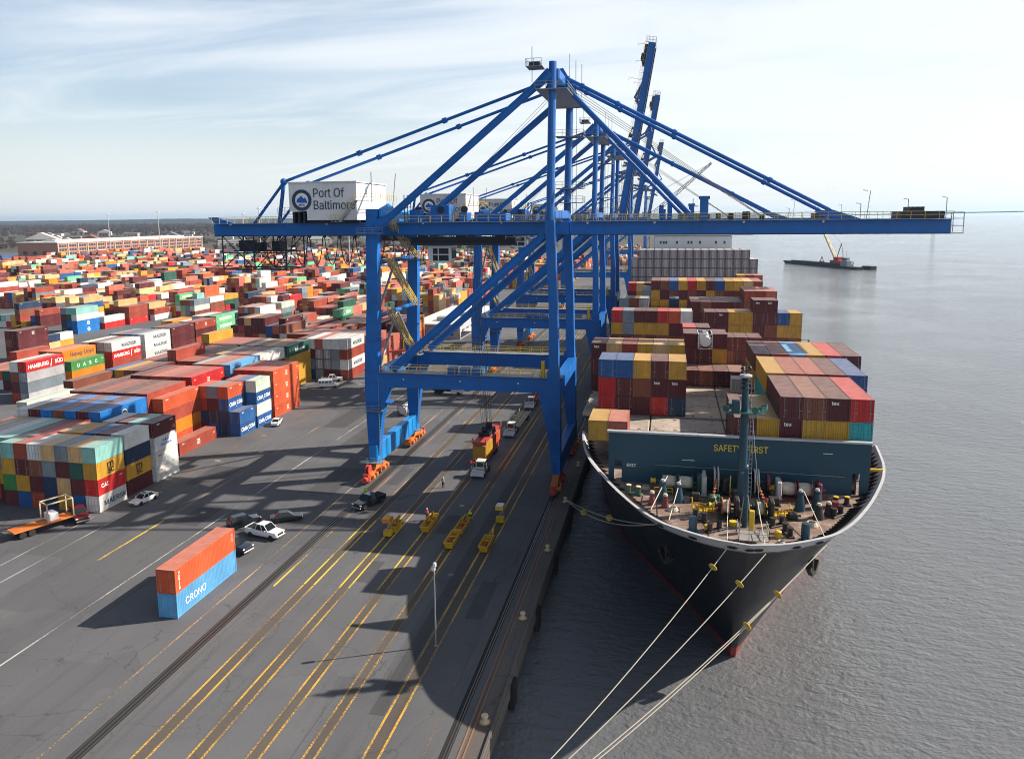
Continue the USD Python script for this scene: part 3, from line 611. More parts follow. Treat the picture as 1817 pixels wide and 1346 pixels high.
    for k in range(3): mm.beam((-45.6 + .6 * k, -4, GZ1), (-45.6 + .6 * k, -4, GZ1 + 4.8), .12)
    for k in range(6): mm.beam((-45.6, -4, GZ1 + .8 * k), (-44.4, -4, GZ1 + .8 * k + .4), .08)
    mm.build("lattice_mast", "dark_steel", t)
    MB().beam((-52.4, -2, hz0 + 2), (-52.4, -2, hz1 + 2), .09).build("aerial_mast", "dark_steel", t); MB().beam((-51, 4, hz0), (-50.2, 4.6, hz1 + 2), .09).build("aerial_mast", "dark_steel", t)
    # rear stay post and stays
    for y in (-4.8, 4.8):
        p = MB(); p.beam((-69.2, y, GZ1), (-67.9, y, 51.6), .5); p.tube((-74.2, y, GZ1), (-67.9, y, 51.6), .28, 8); p.ball((-67.9, y, 51.7), .65, 1); p.build("stay_post", B, t)
        s = MB(); a, b = np.array((-67.9, y, 51.7)), np.array((-19.3, y * .9, 67.4)); s.tube(a, b, .27, 8)
        for q in (.30, .62): c = a + (b - a) * q; s.tube(c - (b - a) * .008, c + (b - a) * .008, .48, 8)
        s.build("back_stay", B, t)
    MB().box(-69, -66, -5.5, -4.2, GZ1 + 1.6, GZ1 + 1.7).rail([(-69, -5.5, GZ1 + 1.7), (-66.2, -5.5, GZ1 + 1.7)], 1.1, 1.2, .025).build("post_platform", "galvanised", t)
    # head of the pylon
    MB().box(-19.6, -17.2, NF, FF, 66.2, 68.0, .25).build("head_beam", B, t)
    hd = MB()
    for y in (-3.6, 3.6): hd.prism([(-20.6, 66.0), (-16.0, 65.2), (-16.4, 67.2), (-17.6, 69.2), (-19.4, 69.0)], "y", y - .25, y + .25)
    hd.build("head_plate", B, t)
    hp = MB(); hp.box(-20.9, -15.9, NF - 1.4, FF, 64.7, 64.8); hp.rail([(-20.9, NF - 1.4, 64.8), (-15.9, NF - 1.4, 64.8), (-15.9, FF, 64.8)], 1.1, 1.6, .03); hp.build("pylon_platform", "galvanised", t)
    MB().box(-22.4, -19.8, NF - 1.2, NF + 2, 68.2, 68.3).rail([(-19.9, NF - 1.2, 68.3), (-22.4, NF - 1.2, 68.3), (-22.4, NF + 2, 68.3)], 1.1, 1.0, .03).build("pylon_platform", "galvanised", t)
    for z in (59.5, 50.2, 47.6): MB().box(-20.7, -15.6, FF - 2.2, FF + 1.4, z, z + .1).rail([(-20.7, FF - 2.2, z + .1), (-15.6, FF - 2.2, z + .1), (-15.6, FF + 1.4, z + .1)], 1.1, 1.3, .03).build("pylon_platform", "galvanised", t)
    MB().box(-22.0, -20.2, NF - .6, NF + 1, 68.3, 69.0, .1).build("head_winch", "dark_steel", t)
    for x, y, h in ((-21.6, NF, 3.4), (-17, 0, 4.2), (-16.2, 2, 3.4), (-15.8, FF - 3, 3.8), (-20.4, FF - 2, 3)): MB().beam((x, y, 66), (x, y, 68 + h), .07).build("lightning_rod", "dark_steel", t)
    for q in (-.35, .35): MB().beam((-17.2 + q, FF - 1.6, 44.5), (-17.2 + q, FF - 1.6, 66), .07).build("ladder_rail", "dark_steel", t)
    # boom
    HX, HZ, L = -16.4, 43.4, 58.3
    ang = math.radians(80.6) if boom_up else 0.0
    ca, sa = math.cos(ang), math.sin(ang)
    def bm(x, z): return (HX + (x * ca - z * sa), HZ + (x * sa + z * ca))       # boom frame: along, above the hinge
    def bmesh(mb):
        for v in mb.v:
            x, z = v[:, 0].copy(), v[:, 2].copy(); v[:, 0], v[:, 2] = HX + x * ca - z * sa, HZ + x * sa + z * ca
        return mb
    z0, z1 = GZ0 - HZ, GZ1 - HZ
    for y in (-4.2, 4.2):
        bmesh(MB().box(.15, L, y - .5, y + .5, z0 + .002, z1 - .03)).build("boom_girder", B, t)
        bmesh(MB().box(.15, L, y - .75, y + .75, z0 - .12, z0 - .002)).build("trolley_rail_flange", "dark_steel", t)
    for x in (2, 12, 22, 32, 42, 52, 57.8): bmesh(MB().box(x - .35, x + .35, -3.68, 3.68, z0 + .5, z1 - .35)).build("boom_tie", B, t)
    bmesh(MB().box(1, L, -5.7, -4.72, z1, z1 + .07).box(1, L, 4.72, 5.7, z1, z1 + .07)).build("boom_walkway", "galvanised", t)
    bmesh(MB().rail([(1, -5.65, z1 + .07), (L, -5.65, z1 + .07)], 1.1, 2.0, .03).rail([(1, 5.65, z1 + .07), (L, 5.65, z1 + .07)], 1.1, 2.0, .03)).build("boom_handrail", "safety_yellow", t)
    bmesh(MB().prism([(46.5, z1 - .2), (40.6, z1 + 1.8), (40.2, z1 + 1.2), (43.5, z1 - .2)], "y", -4.5, -3.9)).build("stay_lug", B, t)
    bmesh(MB().prism([(46.5, z1 - .2), (40.6, z1 + 1.8), (40.2, z1 + 1.2), (43.5, z1 - .2)], "y", 3.9, 4.5)).build("stay_lug", B, t)
    bmesh(MB().box(21.2, 22.5, -4.7, -3.9, z1 - .1, z1 + 3.9).box(21.0, 22.7, -4.8, -3.8, z1 + 3.4, z1 + 3.9)).build("latch_post", B, t)
    bmesh(MB().box(14.6, 15.4, 3, 4, z1, z1 + 2.6).box(16, 16.8, 3, 4, z1, z1 + 3.0)).build("latch_post", B, t)
    ends = MB(); ends.box(L, L + 1.9, -4.6, 4.6, z0 - .1, z0 + .05)
    for x in (L + .1, L + 1.85):
        for y in (-4.5, 0, 4.5): ends.beam((x, y, z0), (x, y, z1 + 1.0), .1)
    for z in (z0 + 1.1, z0 + 2.2, z1 + 1.0): ends.beam((L, -4.5, z), (L + 1.85, -4.5, z), .08); ends.beam((L + 1.85, -4.5, z), (L + 1.85, 4.5, z), .08)
    bmesh(ends).build("tip_cage", "galvanised", t)
    bmesh(MB().box(L - 6.5, L - .3, -2.8, 2.8, z1 + .05, z1 + 1.2).box(L - 5, L - 3, -2, 2, z1 + 1.2, z1 + 1.9)).build("tip_sheaves", "dark_steel", t)
    for x, h in ((L - 6, 3.0), (L - .6, 3.2), (46.4, 4.4), (45.5, 2.4)):
        lp = MB(); lp.beam((x, -4.2, z1), (x + (.4 if x == 46.4 else 0), -4.2, z1 + h), .08); lp.beam((x, -4.2, z1 + h), (x - .7, -4.2, z1 + h + .1), .08)
        bmesh(lp).build("boom_lamp_post", "dark_steel", t)
    bmesh(MB().box(25.8, 26.6, -3, -2, z1, z1 + 1.2, .1).box(28, 29.2, -3, -2, z1, z1 + 1.4, .1).box(31, 31.8, 0, 1, z1, z1 + .9, .1)).build("rope_support", "dark_steel", t)
    for x in (3, 14, 28, 40): bmesh(MB().ball((x, -4.75, z1 - .25), .22, 1)).build("floodlight", "lens_white", t)
    for x in (-79, -60, -42, -28): MB().ball((x, -4.85, GZ1 - .1), .2, 1).build("floodlight", "lens_white", t)
    for x in (-44, -34, -24): MB().ball((x, NF - .9, 17.8), .16, 1).build("floodlight", "lens_white", t)
    for y in (-4.2, 4.2):
        yt = y * .8; hx, hzz = -17.0, 67.6
        ox, oz = bm(41.0, z1 + 1.5); ix, iz = bm(19.5, z1 + 1.2)
        if boom_up:
            kx, kz = -6.5, 60.5 if y < 0 else 60.0
            s = MB(); s.tube((hx, yt, hzz), (kx, y, 73.5), .30, 8); s.tube((kx, y, 73.5), (ox, y, oz), .30, 8); s.build("fore_stay", B, t)
            s = MB(); s.tube((hx + .5, yt, hzz - 2), (-9.5, y, 61.0), .34, 8); s.tube((-9.5, y, 61.0), (ix, y, iz), .34, 8); s.build("inner_stay", B, t)
        else:
            s = MB(); a, b = np.array((hx, yt, hzz)), np.array((ox, y, oz)); s.tube(a, b, .31, 8)
            for q in (.06, .2, .42, .78): c = a + (b - a) * q; s.tube(c - (b - a) * .006, c + (b - a) * .006, .46, 8)
            s.build("fore_stay", B, t)
            s = MB(); s.tube((hx + .6, yt, hzz - 2.2), (ix, y, iz), .42, 8); s.build("inner_stay", B, t)
    for k in range(4):
        y = -1.5 + k; wx, wz = bm(31, z1 + .8); MB().tube((-16.4, y, 66.5 - .4 * k), (wx, y, wz), .035, 4).build("luffing_rope", "cable_black", t)
    for k in range(2): MB().tube((-39.5, -1 + 2 * k, GZ1 + 2.6), (-19, -1 + 2 * k, 66.5), .03, 4).build("luffing_rope", "cable_black", t)
    # trolley, cab, festoon
    tx = -35.5
    tr = MB(); tr.box(tx - 9.5, tx + 9.5, -2.9, 2.9, 40.9, 41.7); tr.box(tx - 9.5, tx + 9.5, -2.9, -2.6, 40.3, 41.0)
    for x in (tx - 7, tx, tx + 7):
        for y in (-3.3, 3.3): tr.box(x - .9, x + .9, y - .35, y + .35, 41.4, 42.0)
    tr.build("trolley", "dark_steel", t)
    cb = MB(); cb.prism([(-42.3, 40.2), (-42.2, 37.4), (-41.6, 37.1), (-38.4, 37.1), (-37.9, 37.8), (-37.9, 40.2)], "y", -1.6, 1.6); cab = cb.build("operator_cab", "house_white", t)
    for x0, x1 in ((-41.3, -40.4), (-40.2, -38.4)):
        for zz0, zz1 in ((37.5, 38.5), (38.7, 39.7)): MB().box(x0, x1, -1.63, -1.5, zz0, zz1).build("cab_window", "glass", cab)
    MB().box(-37.93, -37.8, -1.4, 1.4, 37.9, 39.8).build("cab_window", "glass", cab)
    MB().box(-42.6, -37.6, -2.0, 2.0, 40.2, 40.9).build("cab_hanger", "dark_steel", t)
    pf = MB(); pf.box(-46.5, -42.6, -2, 2, 37.5, 37.6); pf.rail([(-46.5, -2, 37.6), (-42.6, -2, 37.6)], 1.1, 1, .03); pf.beam((-46.4, -2, 37.6), (-45, -2, 41), .1); pf.beam((-43, -2, 37.6), (-43, -2, 41), .1); pf.build("cab_platform", "dark_steel", t)
    for k in range(8):
        x0 = -72.5 + k * 2.95; pts = [(x0 + 2.6 * q, -4.4, 41.9 - 5.0 * (1 - (2 * q - 1) ** 2) ** .8) for q in np.linspace(0, 1, 13)]
        MB().path(pts, .09, 5).box(x0 - .2, x0 + .2, -4.6, -4.1, 41.7, 42.1).build("festoon_loop", "cable_black", t)
    # waterside bits: cabinets on the portal
    for k in range(3): MB().box(-36.2 + k * 2.1, -34.6 + k * 2.1, NF - .8, NF + .4, 18.97, 20.1, .06).build("rope_drum_box", "crane_blue", t)
    MB().box(-21.6, -20.4, NF - .9, NF + .3, 18.97, 20.0, .05).build("electrical_cabinet", "house_white", t)
    MB().tube((-19.9, NF - .3, 18.97), (-19.9, NF - .3, 21.6), .35, 10).build("jib_post", "safety_yellow", t)
    return t

crane_a = make_crane("nearest blue gantry crane, its boom lowered out over the ship", False, "blue gantry cranes along the quay")
dup(crane_a, "second blue gantry crane from the camera, boom lowered behind the nearest crane", (0, 132.5 + 73, 0))
crane_b = make_crane("third blue gantry crane, the nearest one with its boom raised high", True, "blue gantry cranes along the quay")
crane_b.GetAttribute("xformOp:translate").Set(Gf.Vec3d(0, 132.5 + 134, 0))
dup(crane_b, "fourth blue gantry crane, second of the raised booms", (0, 132.5 + 244, 0))
dup(crane_b, "farthest blue gantry crane, with the smallest raised boom", (0, 132.5 + 476, 0))

# container spreader hanging from the nearest crane, just above the lorry's load
sp = thing("spreader", "dark container spreader hanging on ropes just above the loaded red trailer", "spreader", (-33.0, 135.9, 4.1))
m = MB(); m.box(-1.15, 1.15, -6.0, 6.0, .25, .6)
for y in (-6.0, 6.0): m.box(-1.25, 1.25, y - .2, y + .2, 0, .65)
m.build("spreader_frame", "bogie_red", sp)
MB().box(-1.1, 1.1, -2.4, 2.4, .61, 1.35, .08).build("head_block", "dark_steel", sp)
for y in (-1.7, 1.7): MB().revolve([(.55, -.5), (.55, .5)], (0, y, 1.75), (1, 0, 0), 14).build("sheave", "dark_steel", sp)
for y in (-6.1, 6.1):
    for x in (-1.25, 1.25): MB().box(x - .12, x + .12, y - .12, y + .12, .3, 1.3).build("corner_guide", "bogie_orange", sp)
for x in (-.8, -.3, .3, .8):
    for y in (-1.7, 1.7): MB().tube((x * .6, y, 1.85), (x * 1.3 - 1.5, y * 1.25 - 3.4, 36.9), .035, 4).build("hoist_rope", "cable_black", sp)
# ---------------------------------------------------------------- shipping containers
CW = 2.438
COL = {  # code: (name, base colour)
    "m": ("maroon", (.095, .016, .021)), "r": ("rust red", (.30, .052, .032)), "o": ("orange red", (.50, .085, .030)), "d": ("bright red", (.46, .018, .020)), "b": ("brown", (.19, .060, .036)),
    "u": ("blue", (.014, .085, .26)), "U": ("bright blue", (.008, .16, .50)), "n": ("navy blue", (.012, .034, .085)), "t": ("pale teal", (.22, .45, .42)), "T": ("turquoise", (.02, .30, .33)), "g": ("green", (.05, .22, .06)),
    "G": ("light green", (.14, .46, .23)), "k": ("dark green", (.016, .085, .065)), "s": ("slate grey", (.17, .21, .25)), "w": ("white", (.62, .62, .61)), "c": ("tan", (.58, .37, .17)),
    "y": ("yellow", (.50, .27, .028)), "h": ("orange", (.66, .20, .012)), "p": ("grey", (.40, .39, .41)), "l": ("light blue", (.10, .33, .60)), "q": ("salmon red", (.44, .12, .085)), "e": ("mint white", (.50, .58, .50))}
for k, (nm, c) in COL.items():
    paint("box_" + nm.replace(" ", "_"), c, .50, 0, .13, .50, tuple(.45 * q + .04 * w for q, w in zip(c, (1.5, 1.0, .75))), .9, .12, dust=.26, rust=.5)
def cmat(code): return "box_" + COL[code][0].replace(" ", "_")

def corrugated(n, L, H, y0, z0, depth, period):
    """side sheet in the plane x = 0, corrugation outward to -depth, running along y"""
    prof = []; y = y0
    k = max(4, int(round(L / period))); p = L / k
    for i in range(k):
        a = y0 + i * p; prof += [(a, 0), (a + .28 * p, 0), (a + .5 * p, -depth), (a + .78 * p, -depth)]
    prof.append((y0 + L, 0)); pr = np.array(prof); m = len(pr)
    v = np.vstack([np.column_stack([pr[:, 1], pr[:, 0], np.full(m, z0)]), np.column_stack([pr[:, 1], pr[:, 0], np.full(m, z0 + H)])])
    f = [(i, i + 1, m + i + 1, m + i) for i in range(m - 1)]
    return v, f

def box_shapes(L, H, fine=True):
    """meshes of one container, base corner at the origin, length along +y"""
    out = {}
    fr = MB(); pw = .13
    for x in (0, CW - pw):
        for y in (0, L - pw): fr.box(x, x + pw, y, y + pw, .12, H - .12)
        fr.box(x, x + .09, pw, L - pw, .03, .17); fr.box(x, x + .09, pw, L - pw, H - .10, H - .02)
    for y in (0, L - .1): fr.box(pw, CW - pw, y, y + .1, .03, .17); fr.box(pw, CW - pw, y, y + .1, H - .13, H - .02)
    for x in (-.004, CW - .174):
        for y in (-.004, L - .174):
            for z in (0, H - .118): fr.box(x, x + .178, y, y + .178, z, z + .118)
    out["frame"] = fr
    per = .278 if fine else .9
    v, f = corrugated(0, L - 2 * pw, H - .26, pw, .16, .036, per)
    v = np.array(v); a = v.copy(); a[:, 0] = CW - .03 + a[:, 0]; out["side_wall"] = MB().add(a, f)
    a = v.copy(); a[:, 0] = .03 - a[:, 0]; out["side_wall_b"] = MB().add(a, [q[::-1] for q in f])
    v, f = corrugated(0, L - .24, CW - .18, .12, .09, .02, .42 if fine else 1.2); v = np.array(v)
    out["roof"] = MB().add(np.column_stack([v[:, 2], v[:, 1], H - .03 + v[:, 0]]), [q[::-1] for q in f])
    v, f = corrugated(0, CW - 2 * pw, H - .26, pw, .15, .045, .25 if fine else .6); v = np.array(v)
    out["end_wall"] = MB().add(np.column_stack([v[:, 1], .04 - v[:, 0], v[:, 2]]), f)                  # at -y
    a = np.column_stack([v[:, 1], L - .04 + v[:, 0], v[:, 2]]); out["end_wall_back"] = MB().add(a, [q[::-1] for q in f])
    for k in range(2):
        d = MB(); x0 = pw + k * (CW / 2 - pw) + .01; x1 = x0 + CW / 2 - pw - .02; d.box(x0, x1, .05, .10, .16, H - .15)
        for q in range(4): d.box(x0 + .04, x1 - .04, .025, .05, .30 + q * (H - .5) / 4, .30 + (q + .62) * (H - .5) / 4)
        out[f"door{k}"] = d
        for j in range(2):
            r = MB(); x = x0 + (.27 + .5 * j) * (x1 - x0); r.beam((x, .012, .2), (x, .012, H - .2), .035)
            r.box(x - .02, x + .3, -.008, .016, 1.0, 1.06); r.box(x - .06, x + .06, 0, .03, .2, .28); r.box(x - .06, x + .06, 0, .03, H - .28, H - .2)
            out[f"rod{k}{j}"] = r
    out["floor"] = MB().box(.1, CW - .1, .1, L - .1, .1, .16)
    return out
_shape = {}
def shapes(L, H, fine=True):
    k = (L, H, fine)
    if k not in _shape: _shape[k] = box_shapes(*k)
    return _shape[k]

def side_text(spec, L, H):
    """lettering on the long sides: list of (MB, ink)"""
    out = {}
    def put(text, h, y, z, ink, bold=True, vertical=False, stretch=1.0):
        m = out.setdefault(ink, MB())
        rows = [(c, z - i * h * 1.25) for i, c in enumerate(text)] if vertical else [(text, z)]
        for t, zz in rows:
            v, f = letters(t, h, .015, bold); w = (v[:, 0].max() - v[:, 0].min()) * stretch; x = (v[:, 0] - v[:, 0].min()) * stretch
            m.add(np.stack([CW - .028 + v[:, 2], y - w / 2 + x, v[:, 1] + zz], -1), f)
            m.add(np.stack([.028 - v[:, 2], L - y + w / 2 - x, v[:, 1] + zz], -1), f)
    c = L / 2
    if spec == "maersk": put("MAERSK", .98 if L > 7 else .78, c + (1.2 if L > 7 else .5), .8, "dark_ink", stretch=1.15)
    elif spec == "hamburg": put("HAMBURG", .95, c - 2.2, .75, "white_ink"); put("SÜD", .95, c + 4.4, .75, "white_ink"); put("/", 1.5, c + 1.9, .5, "white_ink")
    elif spec == "hapag": put("Hapag-Lloyd", 1.0, c + 1.0, .85, "dark_ink")
    elif spec == "uasc":
        for i, ch in enumerate("UASC"): put(ch, .9, c - 3.6 + 2.2 * i, .8, "white_ink")
        put("UASC", .22, L - .7, 1.6, "white_ink")
    elif spec == "msc": put("m", 1.05, c, 1.35, "black_ink", stretch=1.3); put("sc", 1.05, c, .45, "black_ink")
    elif spec == "cma": put("CMA CGM", .78 if L < 7 else 1.1, c, .85, "white_ink"); put("_", .5, c, .55, "white_ink")
    elif spec == "tex": put("TEX", .42, c, 1.35, "white_ink"); put("TEX", .42, c, .75, "white_ink"); put("TEXU", .2, 1.2, 2.0, "white_ink"); put("tex", .25, L - .8, 1.6, "white_ink")
    elif spec == "cai": put("CAI", .62, 1.5, 1.15, "white_ink"); put("CAIU", .2, L - 1.0, 1.9, "white_ink", vertical=False)
    elif spec == "ever": put("EVERGREEN", 1.0, c, .8, "white_ink")
    elif spec == "emblem":
        m = out.setdefault("white_ink", MB())
        for x, s in ((CW - .03, 1), (.03, -1)): m.revolve([(.78, 0), (.78, .015), (.55, .015), (.55, 0)], (x, c, 1.3), (s, 0, 0), 18); m.prism([(c - .5, 1.15), (c + .5, 1.15), (c + .3, 1.5), (c - .3, 1.5)], "x", x - .012, x + .012)
    elif spec == "saf": put("Safmarine", .85, c, .95, "white_ink")
    elif spec == "crx": put("CRX", .32, 1.2, 1.7, "red_ink"); put("I", .5, c - .6, .7, "black_ink")
    elif spec == "pil": put("P & O", .5, c, 1.4, "blue_ink"); put("CONTAINERS", .34, c, .8, "blue_ink")
    elif spec == "vert": put("HANJIN", .30, .75, 2.2, "white_ink", vertical=True); put("HJCU", .2, L - .6, 2.1, "white_ink", vertical=True)
    elif spec == "cro": put("CRONO", .82, 3.6, .9, "white_ink", False)
    elif spec == "one": put("label", .01, c, 1, "white_ink")
    elif spec == "small": put("GESU", .22, 1.3, 2.05, "white_ink"); put("45G1", .22, L - 1.2, 2.05, "white_ink")
    return out
def end_text(spec, H):
    if spec != "tx": return None
    v, f = letters("tex", .42, .012, True); return MB().add(np.stack([v[:, 0] + .45, .03 - v[:, 2], v[:, 1] + H - .78], -1), f)

# where each container stands: (x of the left side, y of the end towards the camera, base z, length, height, colour code, lettering, label phrase, group)
BOX = []
TW = ["bottom tier", "second tier", "third tier", "fourth tier", "fifth tier", "sixth tier"]
ORD = ["first", "second", "third", "fourth", "fifth", "sixth", "seventh", "eighth", "ninth", "tenth", "eleventh", "twelfth", "thirteenth", "fourteenth", "fifteenth", "sixteenth", "seventeenth", "eighteenth", "nineteenth", "twentieth"]
GROUND, SHIP = "containers stacked in the yard", "containers loaded on the ship"
def stack(where, xr, y, L, cols, h=2.62, z=0.0, pitch=2.5, back=None):
    """cols from the road side inward; each a string of colour codes bottom to top, lettering after ':' as code(lettering)"""
    for c, spec in enumerate(cols):
        if not spec: continue
        tiers = spec.split(" ")
        for k, t in enumerate(tiers):
            code, _, let = t.partition(":")
            if code == "-": continue
            n = len(tiers); tw = "alone on the ground" if n == 1 else ("top tier" if k == n - 1 else TW[k])
            BOX.append((xr - c * pitch - CW, y, z + k * h, L, h, code, let, f"{tw}, {ORD[c]} row from the road, {where}", GROUND))
L40, L20 = 12.19, 6.06
stack("stack behind the white sedan, nearest the camera", -86.0, 97.9, L20, ["w:maersk d:cai y:msc t", "u m k c", "y c m s", "n n s c", "r m b w", "u y m r", "m g y t"])
stack("second stack past the white sedan", -86.5, 105.0, L20, ["m y:msc n w:small", "s r y m", "n m b u", "m u r y", "y m b c"])
stack("stack of three white boxes", -86.3, 112.0, L20, ["w:crx w:crx w:pil m:small", "m s u t", "r m y m", "b r n w"])
stack("block with the red left-edge box", -99.0, 100.2, L40, ["m r m d:small", "r m b m", "m y s t", "r b m w", "m r y p", "b m m c"])
stack("block roofed in blue and maroon stripes", -97.5, 113.0, L40, ["r m b U:emblem", "m b r m", "b m r U", "m r m b", "m m b U", "r b m m", "b m r w"], 2.92)
stack("lone low container before the orange wall", -91.5, 125.7, L40, ["r:tex"])
stack("orange wall beside the lone low container", -96.4, 128.4, L40, ["o h r o:small"])
stack("block with the broad rust-brown roof", -98.95, 127.3, L40, ["r o r r", "m r m b", "r b r m", "m r b b", "r m m r", "b r m m", "r b m b"], 2.92)
stack("block behind the broad rust-brown roof", -99.8, 142.8, L40, ["d r m d:tex", "m b r r", "r m m q", "b m r q", "r m b r", "m r m m"], 2.92)
stack("two-high stack in front of the white parked car", -87.3, 140.2, L20, ["u:cma u:small"])
stack("stack behind the two-high blue pair", -89.8, 140.3, L20, ["n n u:cma o:small", "u n m s", "m n r o"])
stack("stack beside the white parked car", -87.1, 146.8, L20, ["u:cma w u:cma e", "n u k u", "u n m q"])
stack("four-high orange-red wall along the road", -87.5, 155.0, L40, ["o:tex o:tex o:tex o:tex", "r o m o", "o r o d", "m r o r"], 2.76)
stack("block topped by a bright blue box", -99.4, 157.0, L40, ["r m b l:small", "m r m q", "b m r q", "m b m p"], 2.92)
stack("block topped by a long white box", -99.2, 170.0, L40, ["m r m w:crx", "r m b m", "m r y r", "b m r m", "m r m c"], 2.92)
stack("yellow stack under a dark green box", -98.4, 183.2, L40, ["y y y k:saf", "m b y r", "r m m y", "m r b m", "b m r c", "m b m m"], 2.92)
stack("tall lettered stack behind the white van", -87.8, 196.8, L40, ["r w:maersk r w:maersk", "m s s w", "m p p w", "s p p q", "n s m w", "m s b m"], 2.9)
# row of stacks along the second lane of the yard
stack("stack at the left edge beside the green box", -156, 157.5, L40, ["p s p d:hamburg", "r m b w"])
stack("stack with orange box over green", -156, 172.0, L40, ["m h g:uasc", "r m y h:hapag", "m r b h", "b m r o"])
stack("stack with white box over red", -156, 187.5, L40, ["m r d:hamburg w:maersk", "m s s p", "r m n b", "b m m w"])
stack("stack with three lettered white boxes", -157, 203.0, L40, ["o w:maersk w:maersk w:maersk", "m s n s", "r s b u", "m n s b", "s m r s"])
stack("maroon stack right of the three white boxes", -158, 217.4, L40, ["o m m m:small", "r m b m", "m m r b"])
stack("stack with the upright white marks", -158.5, 231.0, L40, ["m r:tex m r:tex", "b m m r"])
stack("light green stack", -160.5, 246.5, L40, ["k G:ever G:ever G:ever", "k k g k", "m k g w", "r m k w"])
stack("single low box before the light green stack", -155.2, 240, L20, ["r:tex"])
stack("stack of light green boxes, lower step", -155.5, 259.8, L40, ["k G:ever"])
stack("grey and white stack behind the light green boxes", -157, 275.4, L40, ["w w:small w:maersk", "m n s w", "s n m q", "m s n p", "s m m q"])
stack("stack with blue between white and orange", -146.5, 309.8, L40, ["o o u:saf w:maersk", "m b n r", "y m m s", "b m r c", "r m y q"])
stack("maroon stack near the left edge of the yard", -203, 203, L40, ["r m m m:tex", "r m b m"])
stack("low white box on left open ground", -199, 218.5, L20, ["w"])
stack("blue stack with white round emblems", -233, 262, L40, ["U:emblem U:emblem w t", "n u k t", "k n m s"])
stack("low stack right of the blue emblem boxes", -232, 276, L40, ["d w"])
stack("red stack in the middle of the left yard", -231, 290, L40, ["d:small r r", "k m b", "m k r c"])
stack("stack right of the red one", -229, 304, L40, ["w r:small", "n s c", "m n r", "b m m"])
NAMED = len(BOX)
taken = [(b[0], b[0] + CW, b[1], b[1] + b[3]) for b in BOX]
plain("reefer_seam", (.10, .098, .106), .6)
# the rest of the yard, block after block
PAL = "rrrrrrmmmmmoooqqqqqbbbwwwwwwwyyyccccuunsskGthdee"
def palette(r): return PAL[r.randrange(len(PAL))]
yard = random.Random(21)
occ = np.array(taken)
def free(x0, x1, y0, y1): return not np.any((occ[:, 0] < x1 + .2) & (occ[:, 1] > x0 - .2) & (occ[:, 2] < y1 + .6) & (occ[:, 3] > y0 - .6))
ROWS = {}
def block(xr, ncol, y0, y1, mean, wild=1.0, keep=.92, name="", pal=None, twenty=.22):
    y, b = y0, 0
    while y + L40 < y1:
        mixed = [palette(yard) for _ in range(3)]
        if yard.random() < keep:
            base = mean + yard.choice((-1, 0, 0, 1)) * wild
            for c in range(ncol):
                x1 = xr - c * 2.5; x0 = x1 - CW
                if not free(x0, x1, y, y + L40): continue
                nt = int(np.clip(round(base + yard.gauss(0, .6 * wild)), 0, 5)); parts = [(y, L20), (y + 6.13, L20)] if yard.random() < twenty else [(y, L40)]
                for yy, LL in parts:
                    n = max(0, nt + (yard.choice((0, 0, -1)) if len(parts) > 1 else 0)); prev = None
                    for k in range(n):
                        code = prev if prev and yard.random() < .25 else (pal[yard.randrange(len(pal))] if pal and yard.random() < .75 else palette(yard)); prev = code
                        let = "maersk" if code == "w" and LL > 7 and yard.random() < .2 else "ever" if code == "G" else "small" if yard.random() < .4 else ""
                        if code == "h" and LL > 7: let = "hapag"
                        BOX.append((x0, yy, k * 2.62, LL, 2.62, code, let, (name, b, c, k, n, len(parts) > 1 and yy > y), GROUND))
        y += 12.75; b += 1
        if b % 9 == 0: y += 9
block(-86.5, 12, 211.5, 268, 4, .55, 1, "block beyond the tall stack", "rrrmmqqb", .1)
block(-101.5, 5, 183, 211, 4, .5, 1, "behind the dark green box", "rmbcm", .1)
block(-112, 7, 140, 211, 3.6, .5, 1, "behind the rust-brown roof", "rmmrb", .15)
block(-116, 3, 96, 140, 3.4, .5, 1, "inner left block", "rmdu", .15)
block(-122, 8, 226, 330, 3.6, .6, 1, "before the light green stack", "rrmmqkc", .15)
block(-166, 8, 157, 205, 2.4, .7, .9, "behind the orange box", None, .3)
block(-171, 6, 250, 330, 2.6, .8, .9, "behind the light green stack", None, .3)
block(-102, 14, 330, 450, 4, .8, 1, "behind the low office", "rroqycs", .35)
block(-66, 16, 480, 700, 3.4, .9, .95, "between the crane legs", "rroqyw", .4)
block(-32, 13, 716, 940, 3.4, .9, .95, "far quay block")
block(-124, 11, 462, 760, 3.3, 1, .95, "under the crane girder", None, .5)
for i in range(14):
    xr = -146 - i * 36
    ya = 330 if i < 2 else (318 if i < 5 else 330 + 10 * (i - 4))
    if xr < -203 and xr > -280: block(xr, 9, 318, 850 - 8 * i, 2.9, 1.2, .90, f"lane {i + 1} of the far yard")
    else: block(xr, 10, ya, 850, 2.9, 1.2, .90, f"lane {i + 1} of the far yard")
block(-262, 9, 236, 312, 2.2, 1.2, .8, "beyond the blue emblem boxes")
block(-214, 4, 226, 262, 1.5, .8, .5, "left open ground")

